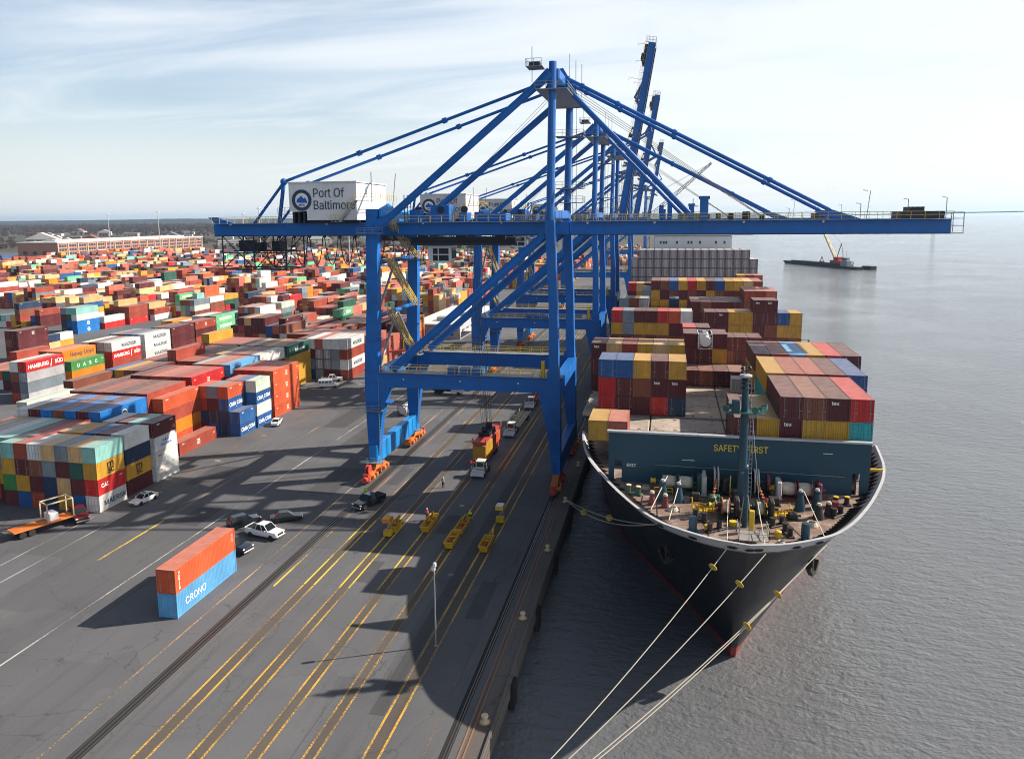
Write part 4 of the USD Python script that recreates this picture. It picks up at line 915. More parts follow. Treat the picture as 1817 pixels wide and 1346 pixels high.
# on the ship: columns i = 0..15 from the quay side
SX, SZ = -12.0, 17.0
def deck(where, y, L, cols, h=2.62, letters_at=()):
    for i, spec in cols.items():
        tiers = spec.split(" ")
        for k, t in enumerate(tiers):
            code, _, let = t.partition(":")
            if code == "-": continue
            n = len(tiers); tw = "top tier" if k == n - 1 else TW[k]
            BOX.append((SX + 2.47 * i + .016, y, SZ + k * h, L, h, code, let, f"{tw}, {ORD[i]} column from the quay, {where}", SHIP))
deck("bay just behind the breakwater", 88.0, L40, {8: "m m", 9: "m y", 10: "m m:tx m", 11: "m y b", 12: "m y m:tx", 13: "m T d"})
deck("low pair at the breakwater's quay end", 93.6, L20, {1: "y", 2: "q"})
deck("second bay on the water side", 101.5, L40, {10: "m T y", 11: "y m r", 12: "m b r:tx", 13: "m b m", 14: "m u u"})
deck("front bay topped blue and yellow", 107.5, L20, {1: "d d u", 2: "m m u", 3: "m b y", 4: "d m:tx m", 5: "n m:tx y"})
deck("third bay on the water side", 115.7, L40, {10: "m y m", 11: "b m r", 12: "m y l", 13: "m b y", 14: "r m d", 15: "b m m"})
deck("second bay on the quay side", 121.7, L20, {0: "m m m:tx", 1: "b m c", 2: "m b r", 3: "m b y", 4: "m m c", 5: "b m y"})
deck("small group around the white tank", 134.3, L20, {6: "b m m", 7: "m m -", 8: "m y m"})
BOX.append((10.3, 123.4, 17.0, 2.99, 2.3, "w", "", "small and short, on the open hatch covers amidships", SHIP))
deck("low row across the open hatches", 127.9, L20, {6: "m", 7: "b", 8: "m", 9: "b"})
deck("dark pair behind the open hatches", 148.2, L20, {8: "m b", 9: "b m", 10: "m m", 11: "b m"})
deck("row behind the white tank", 142.0, L20, {6: "m b d", 7: "b m m", 8: "b y"})
deck("bay led by the red box", 165.8, L20, {0: "m y d", 1: "m s s", 2: "b y m", 3: "m y m", 4: "b y d", 5: "m m o", 6: "m m w", 8: "m m m", 9: "b m m:tx", 10: "b y y", 11: "m y y", 12: "m m m m:tx", 13: "m b m m:tx", 14: "m y u", 15: "b y y"})
deck("bay of maroon boxes", 186.0, L40, {7: "m m m", 8: "b m b", 9: "m b m", 10: "m m m", 11: "m b m", 12: "m m b r", 13: "b m m r", 14: "m m m q"})
deck("low bay farther back", 192.0, L20, {0: "m b s", 1: "m m b", 2: "m b p", 5: "b m n"})
deck("bay under the grey wall", 214.0, L40, {2: "m b s", 3: "m y y m", 4: "b y m b", 5: "m m b u", 6: "b y m y", 7: "m m b d", 8: "b m m y", 9: "m b y m", 10: "m b b u", 11: "b m m y", 12: "m b m y", 13: "b m m c", 14: "m m b r"})
deck("row just below the grey wall", 236.0, L20, {0: "m m d", 1: "b y c", 2: "m b m", 3: "k m b", 13: "m b m y", 14: "b m m r", 15: "m m b q"})
deck("wall of grey boxes", 250.0, L40, {i: "p p p p p" + (" p" if 1 <= i <= 14 else "") for i in range(16)}, 2.9)
# two boxes standing on the apron beside the cars
BOX.append((-56.45, 71.7, .02, L40, 2.9, "l", "cro", "on the quay road, under the orange red one", "containers on the quay road"))
BOX.append((-56.45, 71.7, 2.94, L40, 2.9, "o", "vert", "on the light blue one beside the white pickup", "containers on the quay road"))

# -- which of them the photograph shows: a depth buffer over the containers alone
def visible_areas(boxes, S=.5):
    W, Hh = int(1817 * S), int(1346 * S); zb = np.zeros((Hh, W)); idb = np.full((Hh, W), -1, np.int32)
    R = np.array([RIGHT, [-a for a in UP], [-a for a in BACK]])
    quads = [(0, 1, 2, 3), (4, 7, 6, 5), (0, 4, 5, 1), (3, 2, 6, 7), (0, 3, 7, 4), (1, 5, 6, 2)]
    for n, b in enumerate(boxes):
        x, y, z, L, h = b[:5]
        P = np.array([(x + i * CW, y + j * L, z + k * h) for i in (0, 1) for j in (0, 1) for k in (0, 1)])[[0, 1, 3, 2, 4, 5, 7, 6]]
        c = (P - EYE) @ R.T
        if c[:, 2].min() < 1: continue
        u = ((906.5 + 1349 * c[:, 0] / c[:, 2]) * S, (584.5 + 1349 * c[:, 1] / c[:, 2]) * S)
        if u[0].max() < 0 or u[0].min() > W or u[1].max() < 0 or u[1].min() > Hh: continue
        for q in quads:
            X, Y, D = u[0][list(q)], u[1][list(q)], 1 / c[list(q), 2]
            e = P[list(q)]; nn = np.cross(e[1] - e[0], e[2] - e[0])
            if abs(nn @ (e.mean(0) - EYE)) < 1e-9: continue
            mid = P.mean(0); nn = nn if nn @ (e.mean(0) - mid) > 0 else -nn
            if nn @ (e.mean(0) - EYE) > 0: continue
            x0, x1, y0, y1 = max(0, int(X.min())), min(W, int(X.max()) + 2), max(0, int(Y.min())), min(Hh, int(Y.max()) + 2)
            if x1 <= x0 or y1 <= y0: continue
            gx, gy = np.meshgrid(np.arange(x0, x1) + .5, np.arange(y0, y1) + .5); ins = None; sg = None
            area = sum(X[i] * Y[(i + 1) % 4] - X[(i + 1) % 4] * Y[i] for i in range(4))
            if abs(area) < .05: continue
            ins = np.ones(gx.shape, bool)
            for i in range(4):
                j = (i + 1) % 4; ins &= ((X[j] - X[i]) * (gy - Y[i]) - (Y[j] - Y[i]) * (gx - X[i])) * np.sign(area) >= 0
            A = np.linalg.lstsq(np.column_stack([X, Y, np.ones(4)]), D, rcond=None)[0]; d = A[0] * gx + A[1] * gy + A[2]
            sub = zb[y0:y1, x0:x1]; w = ins & (d > sub); sub[w] = d[w]; idb[y0:y1, x0:x1][w] = n
    return np.bincount(idb[idb >= 0], minlength=len(boxes))
# first drop those that are walled in on every side that can be seen
cells = {(round(b[0], 1), round(b[1], 1), round(b[2], 1), b[3]) for b in BOX}
def hidden(b):
    above = (round(b[0], 1), round(b[1], 1), round(b[2] + b[4], 1), b[3]) in cells
    right = (round(b[0] + 2.5, 1), round(b[1], 1), round(b[2], 1), b[3]) in cells
    return isinstance(b[7], tuple) and above and right and b[7][1] > 0 and b[7][3] < b[7][4] - 2
BOX = [b for b in BOX if not hidden(b)]
AREA = visible_areas(BOX)
order = sorted(range(len(BOX)), key=lambda i: -AREA[i])
SINGLES = set(i for i in order[:296] if AREA[i] > 0)

PROTO = {}
def container_thing(b, label):
    x, y, z, L, h, code, let, where, group = b
    door = (hash_of(x, y, z) % 100) < 55 and let != "tx"
    key = (L, h, code, let, door)
    if key in PROTO: return dup(PROTO[key], label, (x, y, z), 0, group)
    t = thing("shipping_container", label, "container", (x, y, z), 0, group); S = shapes(L, h); mt = cmat(code)
    S["frame"].build("frame", "box_slate_grey" if code == "p" else mt, t); S["side_wall"].build("side_wall", mt, t); S["side_wall_b"].build("side_wall", mt, t); S["roof"].build("roof", mt, t); S["end_wall_back"].build("end_wall", mt, t)
    if door or code == "p":
        for k in range(2):
            d = S[f"door{k}"].build("door", mt, t)
            for j in range(2): S[f"rod{k}{j}"].build("lock_rod", "dark_steel" if code == "p" else "galvanised" if code in "ws" or k == j else mt, d)
    else: S["end_wall"].build("end_wall", mt, t)
    for ink, m in side_text(let, L, h).items(): m.build("lettering", ink, t)
    e = end_text(let, h)
    if e: e.build("lettering", "white_ink", t)
    PROTO[key] = t
    return t
def hash_of(*a):
    s = 0
    for q in a: s = (s * 1000003 + int(round(q * 100)) * 7919 + 12345) & 0x7fffffff
    return (s ^ (s >> 9)) & 0x7fffffff
seen_labels = {}
def words_for(b):
    where = b[7]
    if isinstance(where, tuple):
        nm, bay, c, k, n, half = where
        tw = "topmost" if k == n - 1 else TW[k]
        where = f"{tw}, {ORD[min(c, 19)]} row, {ORD[min(bay, 19)]} bay{' rear' if half else ''}, {nm}"
    mark = " lettered" if b[6] in ("maersk", "hamburg", "hapag", "uasc", "msc", "cma", "ever", "saf", "cai", "cro", "tx", "tex", "vert") and len(where.split()) < 12 else ""
    s = f"{COL[b[5]][0]}{mark} container, {where}"
    if len(s.split()) > 16: s = s.replace(" container,", ",")
    if len(s.split()) > 16: s = s.replace(" lettered", "").replace(" from the road", "").replace(" the ", " ")
    return s
for i in order[:296]:
    if i not in SINGLES: continue
    s = words_for(BOX[i]); k = seen_labels.get(s, 0); seen_labels[s] = k + 1
    if k: s = s.replace("container", "container half" if "container" in s else "box", 1)
    container_thing(BOX[i], s)
# all the others that can be seen, and what carries them, as one mass
rest = [i for i in range(len(BOX)) if i not in SINGLES and (AREA[i] > 0 or isinstance(BOX[i][7], str) or BOX[i][1] < 420)]
hold = thing("far_containers", "mass of small coloured containers filling the back of the yard", "containers", kind="stuff")
pi = UsdGeom.PointInstancer.Define(stage, hold.GetPath().AppendChild("stacked_boxes"))
UsdGeom.Scope.Define(stage, str(pi.GetPath()) + "/kinds")
kinds, idx, P, scl = {}, [], [], []
for i in rest:
    x, y, z, L, h, code = BOX[i][:6]; k = (code, L)
    if k not in kinds:
        m = MB(); S = shapes(L, 2.62, False)
        for part in ("frame", "side_wall", "side_wall_b", "roof", "end_wall", "end_wall_back"): m.add(*S[part].arrays())
        px = UsdGeom.Xform.Define(stage, numbered(str(pi.GetPath()) + "/kinds", f"container_{COL[code][0].replace(' ', '_')}"))
        usdkit.mesh(stage, f"{px.GetPath()}/box", m.arrays(), M[cmat(code)])
        if code == "p":
            tr = MB(); tr.add(*S["frame"].arrays())
            for q in (.12, .30, .70, .88): tr.box(CW * q - .035, CW * q + .035, -.03, .03, .15, 2.45)
            tr.box(-.02, CW + .02, -.04, .02, -.02, .1); tr.v = [v * (1.0, 1, 1) + (0, -.01, 0) for v in tr.v]; usdkit.mesh(stage, f"{px.GetPath()}/trim", tr.arrays(), M["reefer_seam"])
        kinds[k] = (len(kinds), px.GetPath())
    idx.append(kinds[k][0]); P.append(Gf.Vec3f(x, y, z)); scl.append(Gf.Vec3f(1, 1, h / 2.62))
pi.CreatePrototypesRel().SetTargets([p for _, p in sorted(kinds.values(), key=lambda q: q[0])])
pi.CreatePositionsAttr(Vt.Vec3fArray(P)); pi.CreateProtoIndicesAttr(Vt.IntArray(idx)); pi.CreateScalesAttr(Vt.Vec3fArray(scl))
print("containers", len(BOX), "single", len(SINGLES), "mass", len(rest), "smallest single", AREA[order[295]], "protos", len(PROTO))
# ---------------------------------------------------------------- the container ship
paint("hull_black", (.004, .005, .009), .40, 0, .2, .22, (.03, .022, .018), .3, 0, True, rust=.35)
paint("hull_red", (.22, .028, .022), .6, 0, .15, .4, (.08, .05, .04), .2, 0)
paint("bulwark_grey", (.42, .43, .46), .55, 0, .08, .35, (.22, .15, .11), .8, 0, rust=.5)
paint("ship_teal", (.010, .050, .080), .5, 0, .14, .40, (.035, .05, .055), .5, 0)
paint("ship_green", (.02, .10, .095), .5, 0, .1, .3, (.06, .05, .04), 1, 0)
paint("winch_green", (.03, .09, .06), .55, 0, .15, .4, (.09, .06, .04), 1.5, 0, rust=.5)
paint("winch_red", (.16, .03, .04), .55, 0, .15, .4, (.06, .05, .04), 1.5, 0, rust=.5)
paint("drum_rope", (.50, .44, .36), .9, 0, .12, .3, (.25, .2, .15), 3, 0)
paint("hatch_grey", (.36, .31, .265), .75, 0, .25, .9, (.12, .055, .035), .35, .1, False, rust=.5)
paint("stem_grey", (.25, .24, .23), .6, 0, .1, .4, (.15, .09, .06), 1, 0)
paint("bollard_black", (.018, .016, .016), .6, 0, .2, .5, (.09, .04, .02), 3, 0, rust=.5)
paint("chain_rust", (.40, .13, .045), .8, 0, .2, .4, (.12, .05, .03), 3, 0)
paint("ship_white", (.66, .66, .66), .5, 0, .05, .15, (.4, .33, .28), .3, 0)
M["deck_paint"] = usdkit.material(stage, "/World/Looks/deck_paint", {
    "g": ("geometry", {}), "n": ("noise_texture", {"scale": .55, "detail": 8.0, "roughness": .7, "distortion": .6}),
    "rp": ("rgb_ramp", {"ramp": [(0.0, (.075, .045, .035)), (.40, (.165, .098, .075)), (.52, (.21, .145, .115)), (.62, (.30, .25, .215)), (.72, (.40, .35, .31)), (1.0, (.46, .42, .38))]}),
    "n2": ("noise_texture", {"scale": 4.0, "detail": 6.0, "roughness": .75}), "r2": ("map_range", {"from_min": .3, "from_max": .7, "to_min": .8, "to_max": 1.2}), "hs": ("hsv", {}),
    "p": ("principled_bsdf", {"roughness": .7})},
    [("g.position", "n.vector"), ("n.fac", "rp.fac"), ("g.position", "n2.vector"), ("n2.fac", "r2.value"), ("r2.result", "hs.value"), ("rp.color", "hs.color"), ("hs.color", "p.base_color")], surface="p.BSDF")

ship = thing("container_ship", "large black-hulled container ship moored bow first along the quay", "ship", (0, 0, 0))
CX, DK = 7.85, 14.3
TD, HD = [0, .6, 1.4, 2.25, 3.7, 5.8, 10, 16, 23, 28, 40, 60], [0, 2.7, 4.5, 5.9, 7.9, 9.6, 12.0, 14.7, 17.2, 18.3, 19.5, 19.8]
TW_, HW = [0, 2, 5, 10, 20, 35, 60, 80], [.3, 1.0, 2.2, 4.4, 9.4, 15.3, 19.4, 19.8]
from scipy.interpolate import PchipInterpolator
SY = np.concatenate([[0, .15, .3, .6, 1, 1.4, 1.8], np.arange(2.25, 12, .65), np.arange(12, 40, 1.5), [40, 45, 50, 60, 80, 150, 246]])
HD_, HW_ = PchipInterpolator(TD, HD), PchipInterpolator(TW_, HW)
def tip(z): return float(np.interp(z, [-6, -3, 0, 5, 10, 14, 15.4], [82, 81, 79.2, 76, 73, 70.0, 68.5]))
def plan(z, inset=0.0):
    a = np.clip((15.4 - z) / 18.4, 0, 1) ** .85; y0 = tip(z) + inset
    hb = HD_(np.minimum(SY, 60)) * (1 - a) + HW_(np.minimum(SY, 80)) * a
    hb = np.maximum(hb - inset, .02); ys = y0 + SY * (330 - y0) / 246.0 * np.where(SY > 60, 1, 1)
    ys = np.where(SY <= 60, y0 + SY, y0 + 60 + (SY - 60) * (330 - y0 - 60) / 186.0)
    return np.vstack([np.column_stack([CX - hb[::-1], ys[::-1]]), np.column_stack([CX + hb, ys])])
def ring(z, inset=0.0, zz=None):
    p = plan(z, inset); return np.column_stack([p, np.full(len(p), z if zz is None else zz)])
MB().loft([ring(z) for z in (-1.4, 1.4, 5, 9, 12, 13.998)], caps=False).build("hull", "hull_black", ship, 40)
MB().loft([ring(z) for z in (-6, -3, -1.402)], caps=False).build("boot_topping", "hull_red", ship, 40)
st = MB(); e0, e1 = ring(-6), ring(14)
st.add([e0[0], e0[-1], e1[-1], e1[0]], [(0, 1, 2, 3)]); st.build("transom", "hull_black", ship)
# bulwark round the forecastle, then an open rail
nb = [i for i in range(len(ring(15))) if ring(15)[i][1] < 104]
bo, bt, bi, bb = ring(14.0, -.02)[nb], ring(15.4, -.02)[nb], ring(15.4, .22)[nb], ring(14.3, .25)[nb]
bw = MB(); k = len(nb)
for A, Bq in ((bo, bt), (bt, bi), (bi, bb)): bw.add(np.vstack([A, Bq]), [(i, i + 1, k + i + 1, k + i) for i in range(k - 1)])
bw.build("bulwark", "bulwark_grey", ship)
dp = plan(14.3, .1); MB().prism([tuple(q) for q in dp], "z", DK - .25, DK).build("deck", "deck_paint", ship)
stay = MB()
inn = ring(14.3, .27)[nb]; top = ring(15.3, .3)[nb]
for i in range(2, k - 2):
    for q in (0,):
        a = inn[i] * (1 - q) + inn[min(i + 1, k - 1)] * q; b = top[i] * (1 - q) + top[min(i + 1, k - 1)] * q; c = np.array([CX, a[1] + 6, DK]) - a; c /= np.linalg.norm(c)
        stay.add([a, b, a + c * .8], [(0, 1, 2)])
tag(stay.build("bulwark_stay", "bollard_black", ship), kind="stuff")
for i, (px, py) in enumerate([(-.4, 73.6), (2.2, 70.9), (5.8, 69.0), (7.9, 68.5), (9.2, 68.6), (13.0, 70.1), (14.7, 71.6), (-5.9, 83.5)]):   # mooring openings
    j = int(np.argmin(np.hypot(bo[:, 0] - px, bo[:, 1] - py))); d = bo[min(j + 1, k - 1)] - bo[max(j - 1, 0)]; an = math.atan2(d[1], d[0])
    pr_ = [(.52 * math.cos(t), .15 * math.sin(t) if abs(math.cos(t)) < .8 else .11 * math.sin(t)) for t in np.linspace(0, 2 * math.pi, 13)[:-1]]
    m = MB().prism(pr_, "y", -.07, .05); f2 = MB().prism([(x * 1.15, z * 1.35) for x, z in pr_], "y", -.04, .02)
    c = (bo[j] + bt[j]) / 2; f2.moved((c[0], c[1], 14.62), an); m.moved((c[0], c[1], 14.62), an)
    f2.build("fairlead", "bulwark_grey", ship); m.build("fairlead_opening", "pit_dark", ship)

for sgn in (-1, 1):                       # anchors housed in the flare
    rg_ = ring(9.6); n2 = len(rg_) // 2; j = n2 - 14 if sgn < 0 else n2 + 13; c = rg_[j]; dd = rg_[j + 1] - rg_[j - 1]; an = math.atan2(dd[1], dd[0])
    a = MB(); a.box(-.18, .18, -.45, .1, -1.2, 1.3, .08); a.prism([(-1.3, -.5), (-1.05, -.2), (-.3, -1.1), (.3, -1.1), (1.05, -.2), (1.3, -.5), (.4, -1.5), (-.4, -1.5)], "y", -.6, -.1)
    a.moved((c[0], c[1], 9.6), an).build("anchor", "bollard_black", ship)
# breakwater across the deck, with two doorways
BY = 86.5
out = [(-6.4, DK), (-5.75, DK), (-5.75, 16.9), (-4.85, 16.9), (-4.85, DK), (20.35, DK), (20.35, 16.8), (21.15, 16.8), (21.15, DK), (22.1, DK), (22.1, 20.2), (-6.4, 20.2)]
bkw = MB().prism(out, "y", BY, BY + .3).build("breakwater", "ship_teal", ship)
MB().box(-6.6, 22.3, BY - .12, BY + .45, 20.2, 20.42, .03).build("breakwater_rim", "bulwark_grey", bkw)
for x in np.arange(-4, 21, 3.1): MB().prism([(BY + .3, DK), (BY + 2.2, DK), (BY + .3, 19.6)], "x", x - .08, x + .08).build("breakwater_bracket", "ship_teal", bkw)
sf = MB(); on_front(sf, "SAFETY", .72, 5.45, BY - .01, 18.62, .02, True, stretch=.82); on_front(sf, "FIRST", .72, 8.95, BY - .01, 18.62, .02, True, stretch=.84)
sf.build("safety_lettering", "yellow_ink", bkw)
pl = MB(); on_front(pl, "EXIT", .34, -4.3, BY - .01, 16.2, .02, True); pl.build("door_marking", "white_ink", bkw)
hr = MB()
hr.beam((-1, BY - .12, 16.6), (19.5, BY - .12, 16.4), .05)
for x in np.arange(-1, 20, 2.0): hr.beam((x, BY, 16.55), (x, BY - .12, 16.55), .05)
hr.build("grab_rail", "galvanised", bkw)
MB().box(2.0, 3.4, BY - .04, BY - .005, 17.3, 17.36).box(17.2, 18.2, BY - .04, BY - .005, 18.9, 18.96).build("scrape", "white_ink", bkw)

# coaming, hatch covers and lashing bridges
MB().box(-6.6, 22.4, 92.2, 106.4, DK + .01, 16.3).build("hatch_coaming", "ship_teal", ship); MB().box(-10.9, 26.6, 106.5, 262, DK + .01, 16.3).build("hatch_coaming", "ship_teal", ship)
hz = 16.33
for bay in range(12):
    y0 = 93.6 + 14.05 * bay if bay else 93.0
    for q in range(4):
        for half in range(2):
            xa = -11.9 + 9.88 * q + .06; ya = y0 + half * 6.75; xb = xa + 9.74
            if bay == 0: xa, xb = max(xa, -6.7), min(xb, 22.5)
            h = MB(); h.box(xa, xb, ya, ya + 6.6, hz, hz + .55, .12)
            for sx in (.6, 3.2, 5.7, 8.2):
                for sy in (.5, 5.9):
                    if xa + sx + .4 < xb: h.box(xa + sx, xa + sx + .35, ya + sy, ya + sy + .35, hz + .55, hz + .66)
            h.build("hatch_cover", "hatch_grey", ship)
for yb in (157.2, 171.9, 185.2, 199.2, 213.2, 248.4):
    lb = MB()
    for i in range(17): x = SX + 2.47 * i - .02; lb.box(x - .12, x + .12, yb, yb + .55, 16.3, 20.6)
    lb.box(-12.2, 27.7, yb - .02, yb + .57, 19.3, 19.42); lb.box(-12.2, 27.7, yb - .02, yb + .02, 20.55, 20.65); lb.build("lashing_bridge", "winch_red", ship)
SIDE = MB()
for sx in (-11.75, 27.45):
    for y in np.arange(114, 262, 6.4): SIDE.box(sx - .25, sx + .25, y - .3, y + .3, DK, 17.0)
SIDE.build("side_stanchion", "ship_teal", ship)

# deckhouse with bridge, far aft
dh = MB(); dh.box(-5, 20.7, 266, 282, DK, 38.5, .2); dh.build("deckhouse", "ship_white", ship)
MB().box(-11.8, 27.4, 265.2, 276, 38.6, 39.6).box(-6, 21.7, 265.5, 278, 39.6, 42.2, .2).build("bridge_wing", "ship_white", ship)
for k in range(18): MB().box(-5.2 + k * 1.48, -4.1 + k * 1.48, 265.4, 265.55, 40.4, 41.6).build("bridge_window", "window_dark", ship)
for z in (35.8, 32.8):
    for x in (-3, -2, -1.2, 2.4, 6.2, 7.2, 10, 15.2, 18): MB().box(x, x + .6, 265.9, 266.05, z, z + .9).build("cabin_window", "window_dark", ship)
dr = MB(); dr.rail([(-11.8, 265.3, 39.6), (27.4, 265.3, 39.6)], 1.1, 3, .04); dr.rail([(-6, 265.6, 42.2), (21.7, 265.6, 42.2)], 1.1, 3, .04); dr.build("bridge_rail", "galvanised", ship)
fm = MB(); fm.box(3, 13, 286, 296, DK, 46, .5); fm.build("funnel", "ship_teal", ship)
rm = MB(); rm.beam((7.8, 270, 42.2), (7.8, 270, 51), .6, w2=.3, h2=.3); rm.beam((5, 270, 46.5), (10.6, 270, 46.5), .25); rm.box(6, 9.6, 269.7, 270.3, 48.2, 48.6); rm.build("radar_mast", "ship_white", ship)
lbt = MB()
for x in (-9.5, 25): lbt.box(x - 1.3, x + 1.3, 268, 276, 31.5, 33.2, .5)
lbt.build("lifeboat", "bogie_orange", ship)

# foremast and its fittings
mx, my = 8.05, 79.9
fmst = MB().tube((mx, my, DK), (mx, my, 24.5), .49, 16, .43).tube((mx, my, 24.5), (mx, my, 28.6), .38, 14, .31).build("foremast", "ship_teal", ship, 40)
MB().revolve([(.5, 28.6), (.62, 28.7), (.62, 28.85), (.3, 28.9)], (mx, my, 0), n=14).build("mast_cap", "bulwark_grey", fmst)
rg = MB()
for z in (27.4, 27.9, 28.3): rg.revolve([(.40, z), (.5, z + .06), (.40, z + .12)], (mx, my, 0), n=14)
rg.build("mast_ring", "pit_dark", fmst)
pf = MB(); pf.box(mx - 1.9, mx + 1.9, my - .9, my + .7, 24.9, 25.0); pf.build("mast_platform", "ship_green", fmst)
MB().box(mx - 1.35, mx - .55, my - .9, my - .3, 25.0, 26.3, .06).build("lamp_housing", "ship_teal", fmst)
for x, y, ax in ((-1.75, -.7, (-.5, -.8, -.1)), (-1.2, .5, (-.9, .2, 0)), (.85, -.85, (.1, -1, -.15)), (1.5, -.7, (.6, -.7, -.1)), (1.8, .1, (.9, -.3, 0))):
    f = MB().revolve([(.12, -.2), (.2, 0), (.36, .35), (.36, .42), (.1, .40)], (mx + x, my + y, 25.5), ax, 12).build("mast_floodlight", "ship_green", fmst)
ml = MB(); ml.beam((mx + .6, my - .3, DK), (mx + .55, my - .3, 28.4), .05); ml.beam((mx + .9, my - .3, DK), (mx + .85, my - .3, 28.4), .05)
for z in np.arange(15, 28, .5): ml.beam((mx + .58, my - .3, z), (mx + .88, my - .3, z), .035)
ml.build("mast_ladder", "galvanised", fmst)
tl = MB(); tl.beam((mx - .5, my, 29.2), (mx + .5, my, 29.4), .12); tl.beam((mx, my, 28.8), (mx, my, 30.2), .09); tl.ball((mx + .35, my, 29.6), .18); tl.ball((mx - .35, my, 29.5), .2); tl.build("mast_lamp", "dark_steel", fmst)
stx = MB(); stx.tube((mx + .5, my - .2, 27), (9.6, 77.0, DK + 1), .03, 4); stx.build("mast_wire", "galvanised", fmst)
js = MB().tube((8.0, 75.4, DK), (8.0, 75.4, 20.4), .30, 10, .22).build("jackstaff", "ship_teal", ship, 40)
m = MB()
for a in ((7.4, 74.8), (8.7, 74.6)): m.beam((a[0], a[1], DK), (8.0, 75.4, 18.6), .07)
m.beam((7.5, 75.4, 19.9), (8.5, 75.4, 19.9), .08); m.ball((8.0, 75.4, 20.6), .16); m.build("jackstaff_stay", "galvanised", js)
# platform at the stem
p = MB(); p.box(7.0, 9.7, 70.3, 72.6, DK + .7, DK + .78); p.rail([(7.0, 72.6, DK + .78), (7.0, 70.4, DK + .78), (9.7, 70.4, DK + .78), (9.7, 72.6, DK + .78)], 1.1, .9, .025); p.box(7.2, 7.35, 72.2, 72.4, DK, DK + .7); p.build("stem_platform", "stem_grey", ship)
MB().box(8.25, 8.75, 74.0, 74.5, DK, DK + 2.2, .05).build("ladder_box", "safety_yellow", ship)

def bollards(x, y, rz, mat, top=None):
    b = MB(); b.box(-1.0, 1.0, -.32, .32, 0, .2, .04)
    for s in (-.58, .58): b.revolve([(.27, .18), (.25, .86), (.31, .9), (.31, .98)], (s, 0, 0), n=14)
    q = b.moved((x, y, DK), rz).build("bollard", mat, ship)
    if top:
        c = MB()
        for s in (-.58, .58): c.revolve([(.30, .982), (.27, 1.04), (.02, 1.05)], (s, 0, 0), n=14)
        c.moved((x, y, DK), rz).build("bollard_cap", top, q)
bollards(-3.3, 82.6, -.35, "winch_green", "cream_paint"); bollards(3.7, 76.4, -.75, "bollard_black"); bollards(5.0, 73.8, .65, "bollard_black"); bollards(18.6, 83.1, .15, "bollard_black", "safety_yellow"); bollards(11.2, 76.2, .6, "bollard_black"); bollards(11.9, 74.2, -1.3, "bollard_black"); bollards(17.6, 80.0, .8, "bollard_black")
for x, y, h, r, mat in ((-.1, 81.3, 2.1, .62, "ship_teal"), (1.6, 81.2, 1.9, .62, "ship_teal"), (14.1, 81.0, 1.95, .6, "ship_teal"), (15.9, 81.8, 1.9, .6, "ship_teal"), (15.6, 79.0, 1.35, .62, "bollard_black"), (16.75, 80.0, 1.2, .5, "bollard_black"), (-1.2, 79.8, 1.25, .42, "winch_red"), (.2, 79.3, 1.2, .42, "winch_red")):
    f = MB().revolve([(r, 0), (r * .9, h * .2), (r * .55, h * .78), (r * .5, h * .85), (r * .62, h * .9), (r * .62, h), (.05, h + .02)], (x, y, DK), n=12).build("roller_pedestal", mat, ship, 40)
    MB().revolve([(.20, h + .02), (.28, h + .1), (.2, h + .3), (.05, h + .32)], (x, y, DK), n=10).build("roller", "bulwark_grey" if mat == "ship_teal" else "drum_rope", f)
for x, y, h in ((2.9, 73.4, 1.5), (13.3, 72.9, 1.8)):
    v = MB(); v.revolve([(.40, 0), (.40, h - .2), (.36, h), (.04, h + .03)], (x, y, DK), n=14); v.box(x - .5, x + .5, y - .5, y + .5, DK + .002, DK + .12); v.build("vent_trunk", "ship_teal", ship, 40)
MB().box(4.0, 4.7, 73.5, 74.3, DK, DK + .5, .08).revolve([(.34, 0), (.34, .62), (.2, .7)], (10.9, 73.4, DK), n=10).build("deck_hydrant", "safety_yellow", ship)
# mooring winches by the breakwater and rope drums before the mast
def winch(x0, x1, y, r, drum, body, guard, n=2):
    L = x1 - x0; z = DK + 1.15
    w = MB(); w.box(x0, x1, y - 1.0, y + .9, DK, DK + .25); w.tube((x0 - .5, y, z), (x1 + .6, y, z), .14, 8)
    w.box(x1 - .35, x1 + .15, y - .75, y + .8, DK + .2, z + .95, .12); w.box(x0 + L * .42, x0 + L * .42 + .5, y + .2, y + 1.0, DK + .2, DK + 1.2, .08)
    wp = w.build("winch_frame", body, ship)
    for k in range(n):
        a = x0 + .35 + k * (L - .9) / n; b = a + (L - .9) / n - .3
        f = MB()
        for q in (a, b): f.revolve([(r, -.05), (r, .05)], (q, y, z), (1, 0, 0), 20)
        f.build("drum_flange", guard, wp); MB().revolve([(r * .74, 0), (r * .78, (b - a) * .5), (r * .72, b - a)], (a, y, z), (1, 0, 0), 18).build("rope_drum", drum, wp)
    MB().revolve([(.34, 0), (.22, .25), (.36, .55)], (x0 - .95, y, z), (1, 0, 0), 12).build("warping_end", "safety_yellow", wp)
winch(-.5, 4.0, 84.3, .88, "drum_rope", "winch_green", "winch_green"); winch(12.3, 16.6, 84.3, .92, "drum_rope", "winch_red", "winch_red")
winch(5.6, 7.5, 77.8, .85, "drum_rope", "bollard_black", "chain_rust", 1); winch(9.0, 10.9, 77.8, .85, "drum_rope", "bollard_black", "winch_green", 1)
for x0 in (4.1, 16.9 - 4.9): MB().box(x0, x0 + .55, 83.0, 84.9, DK, DK + 2.2, .1).build("gear_case", "bulwark_grey", ship)
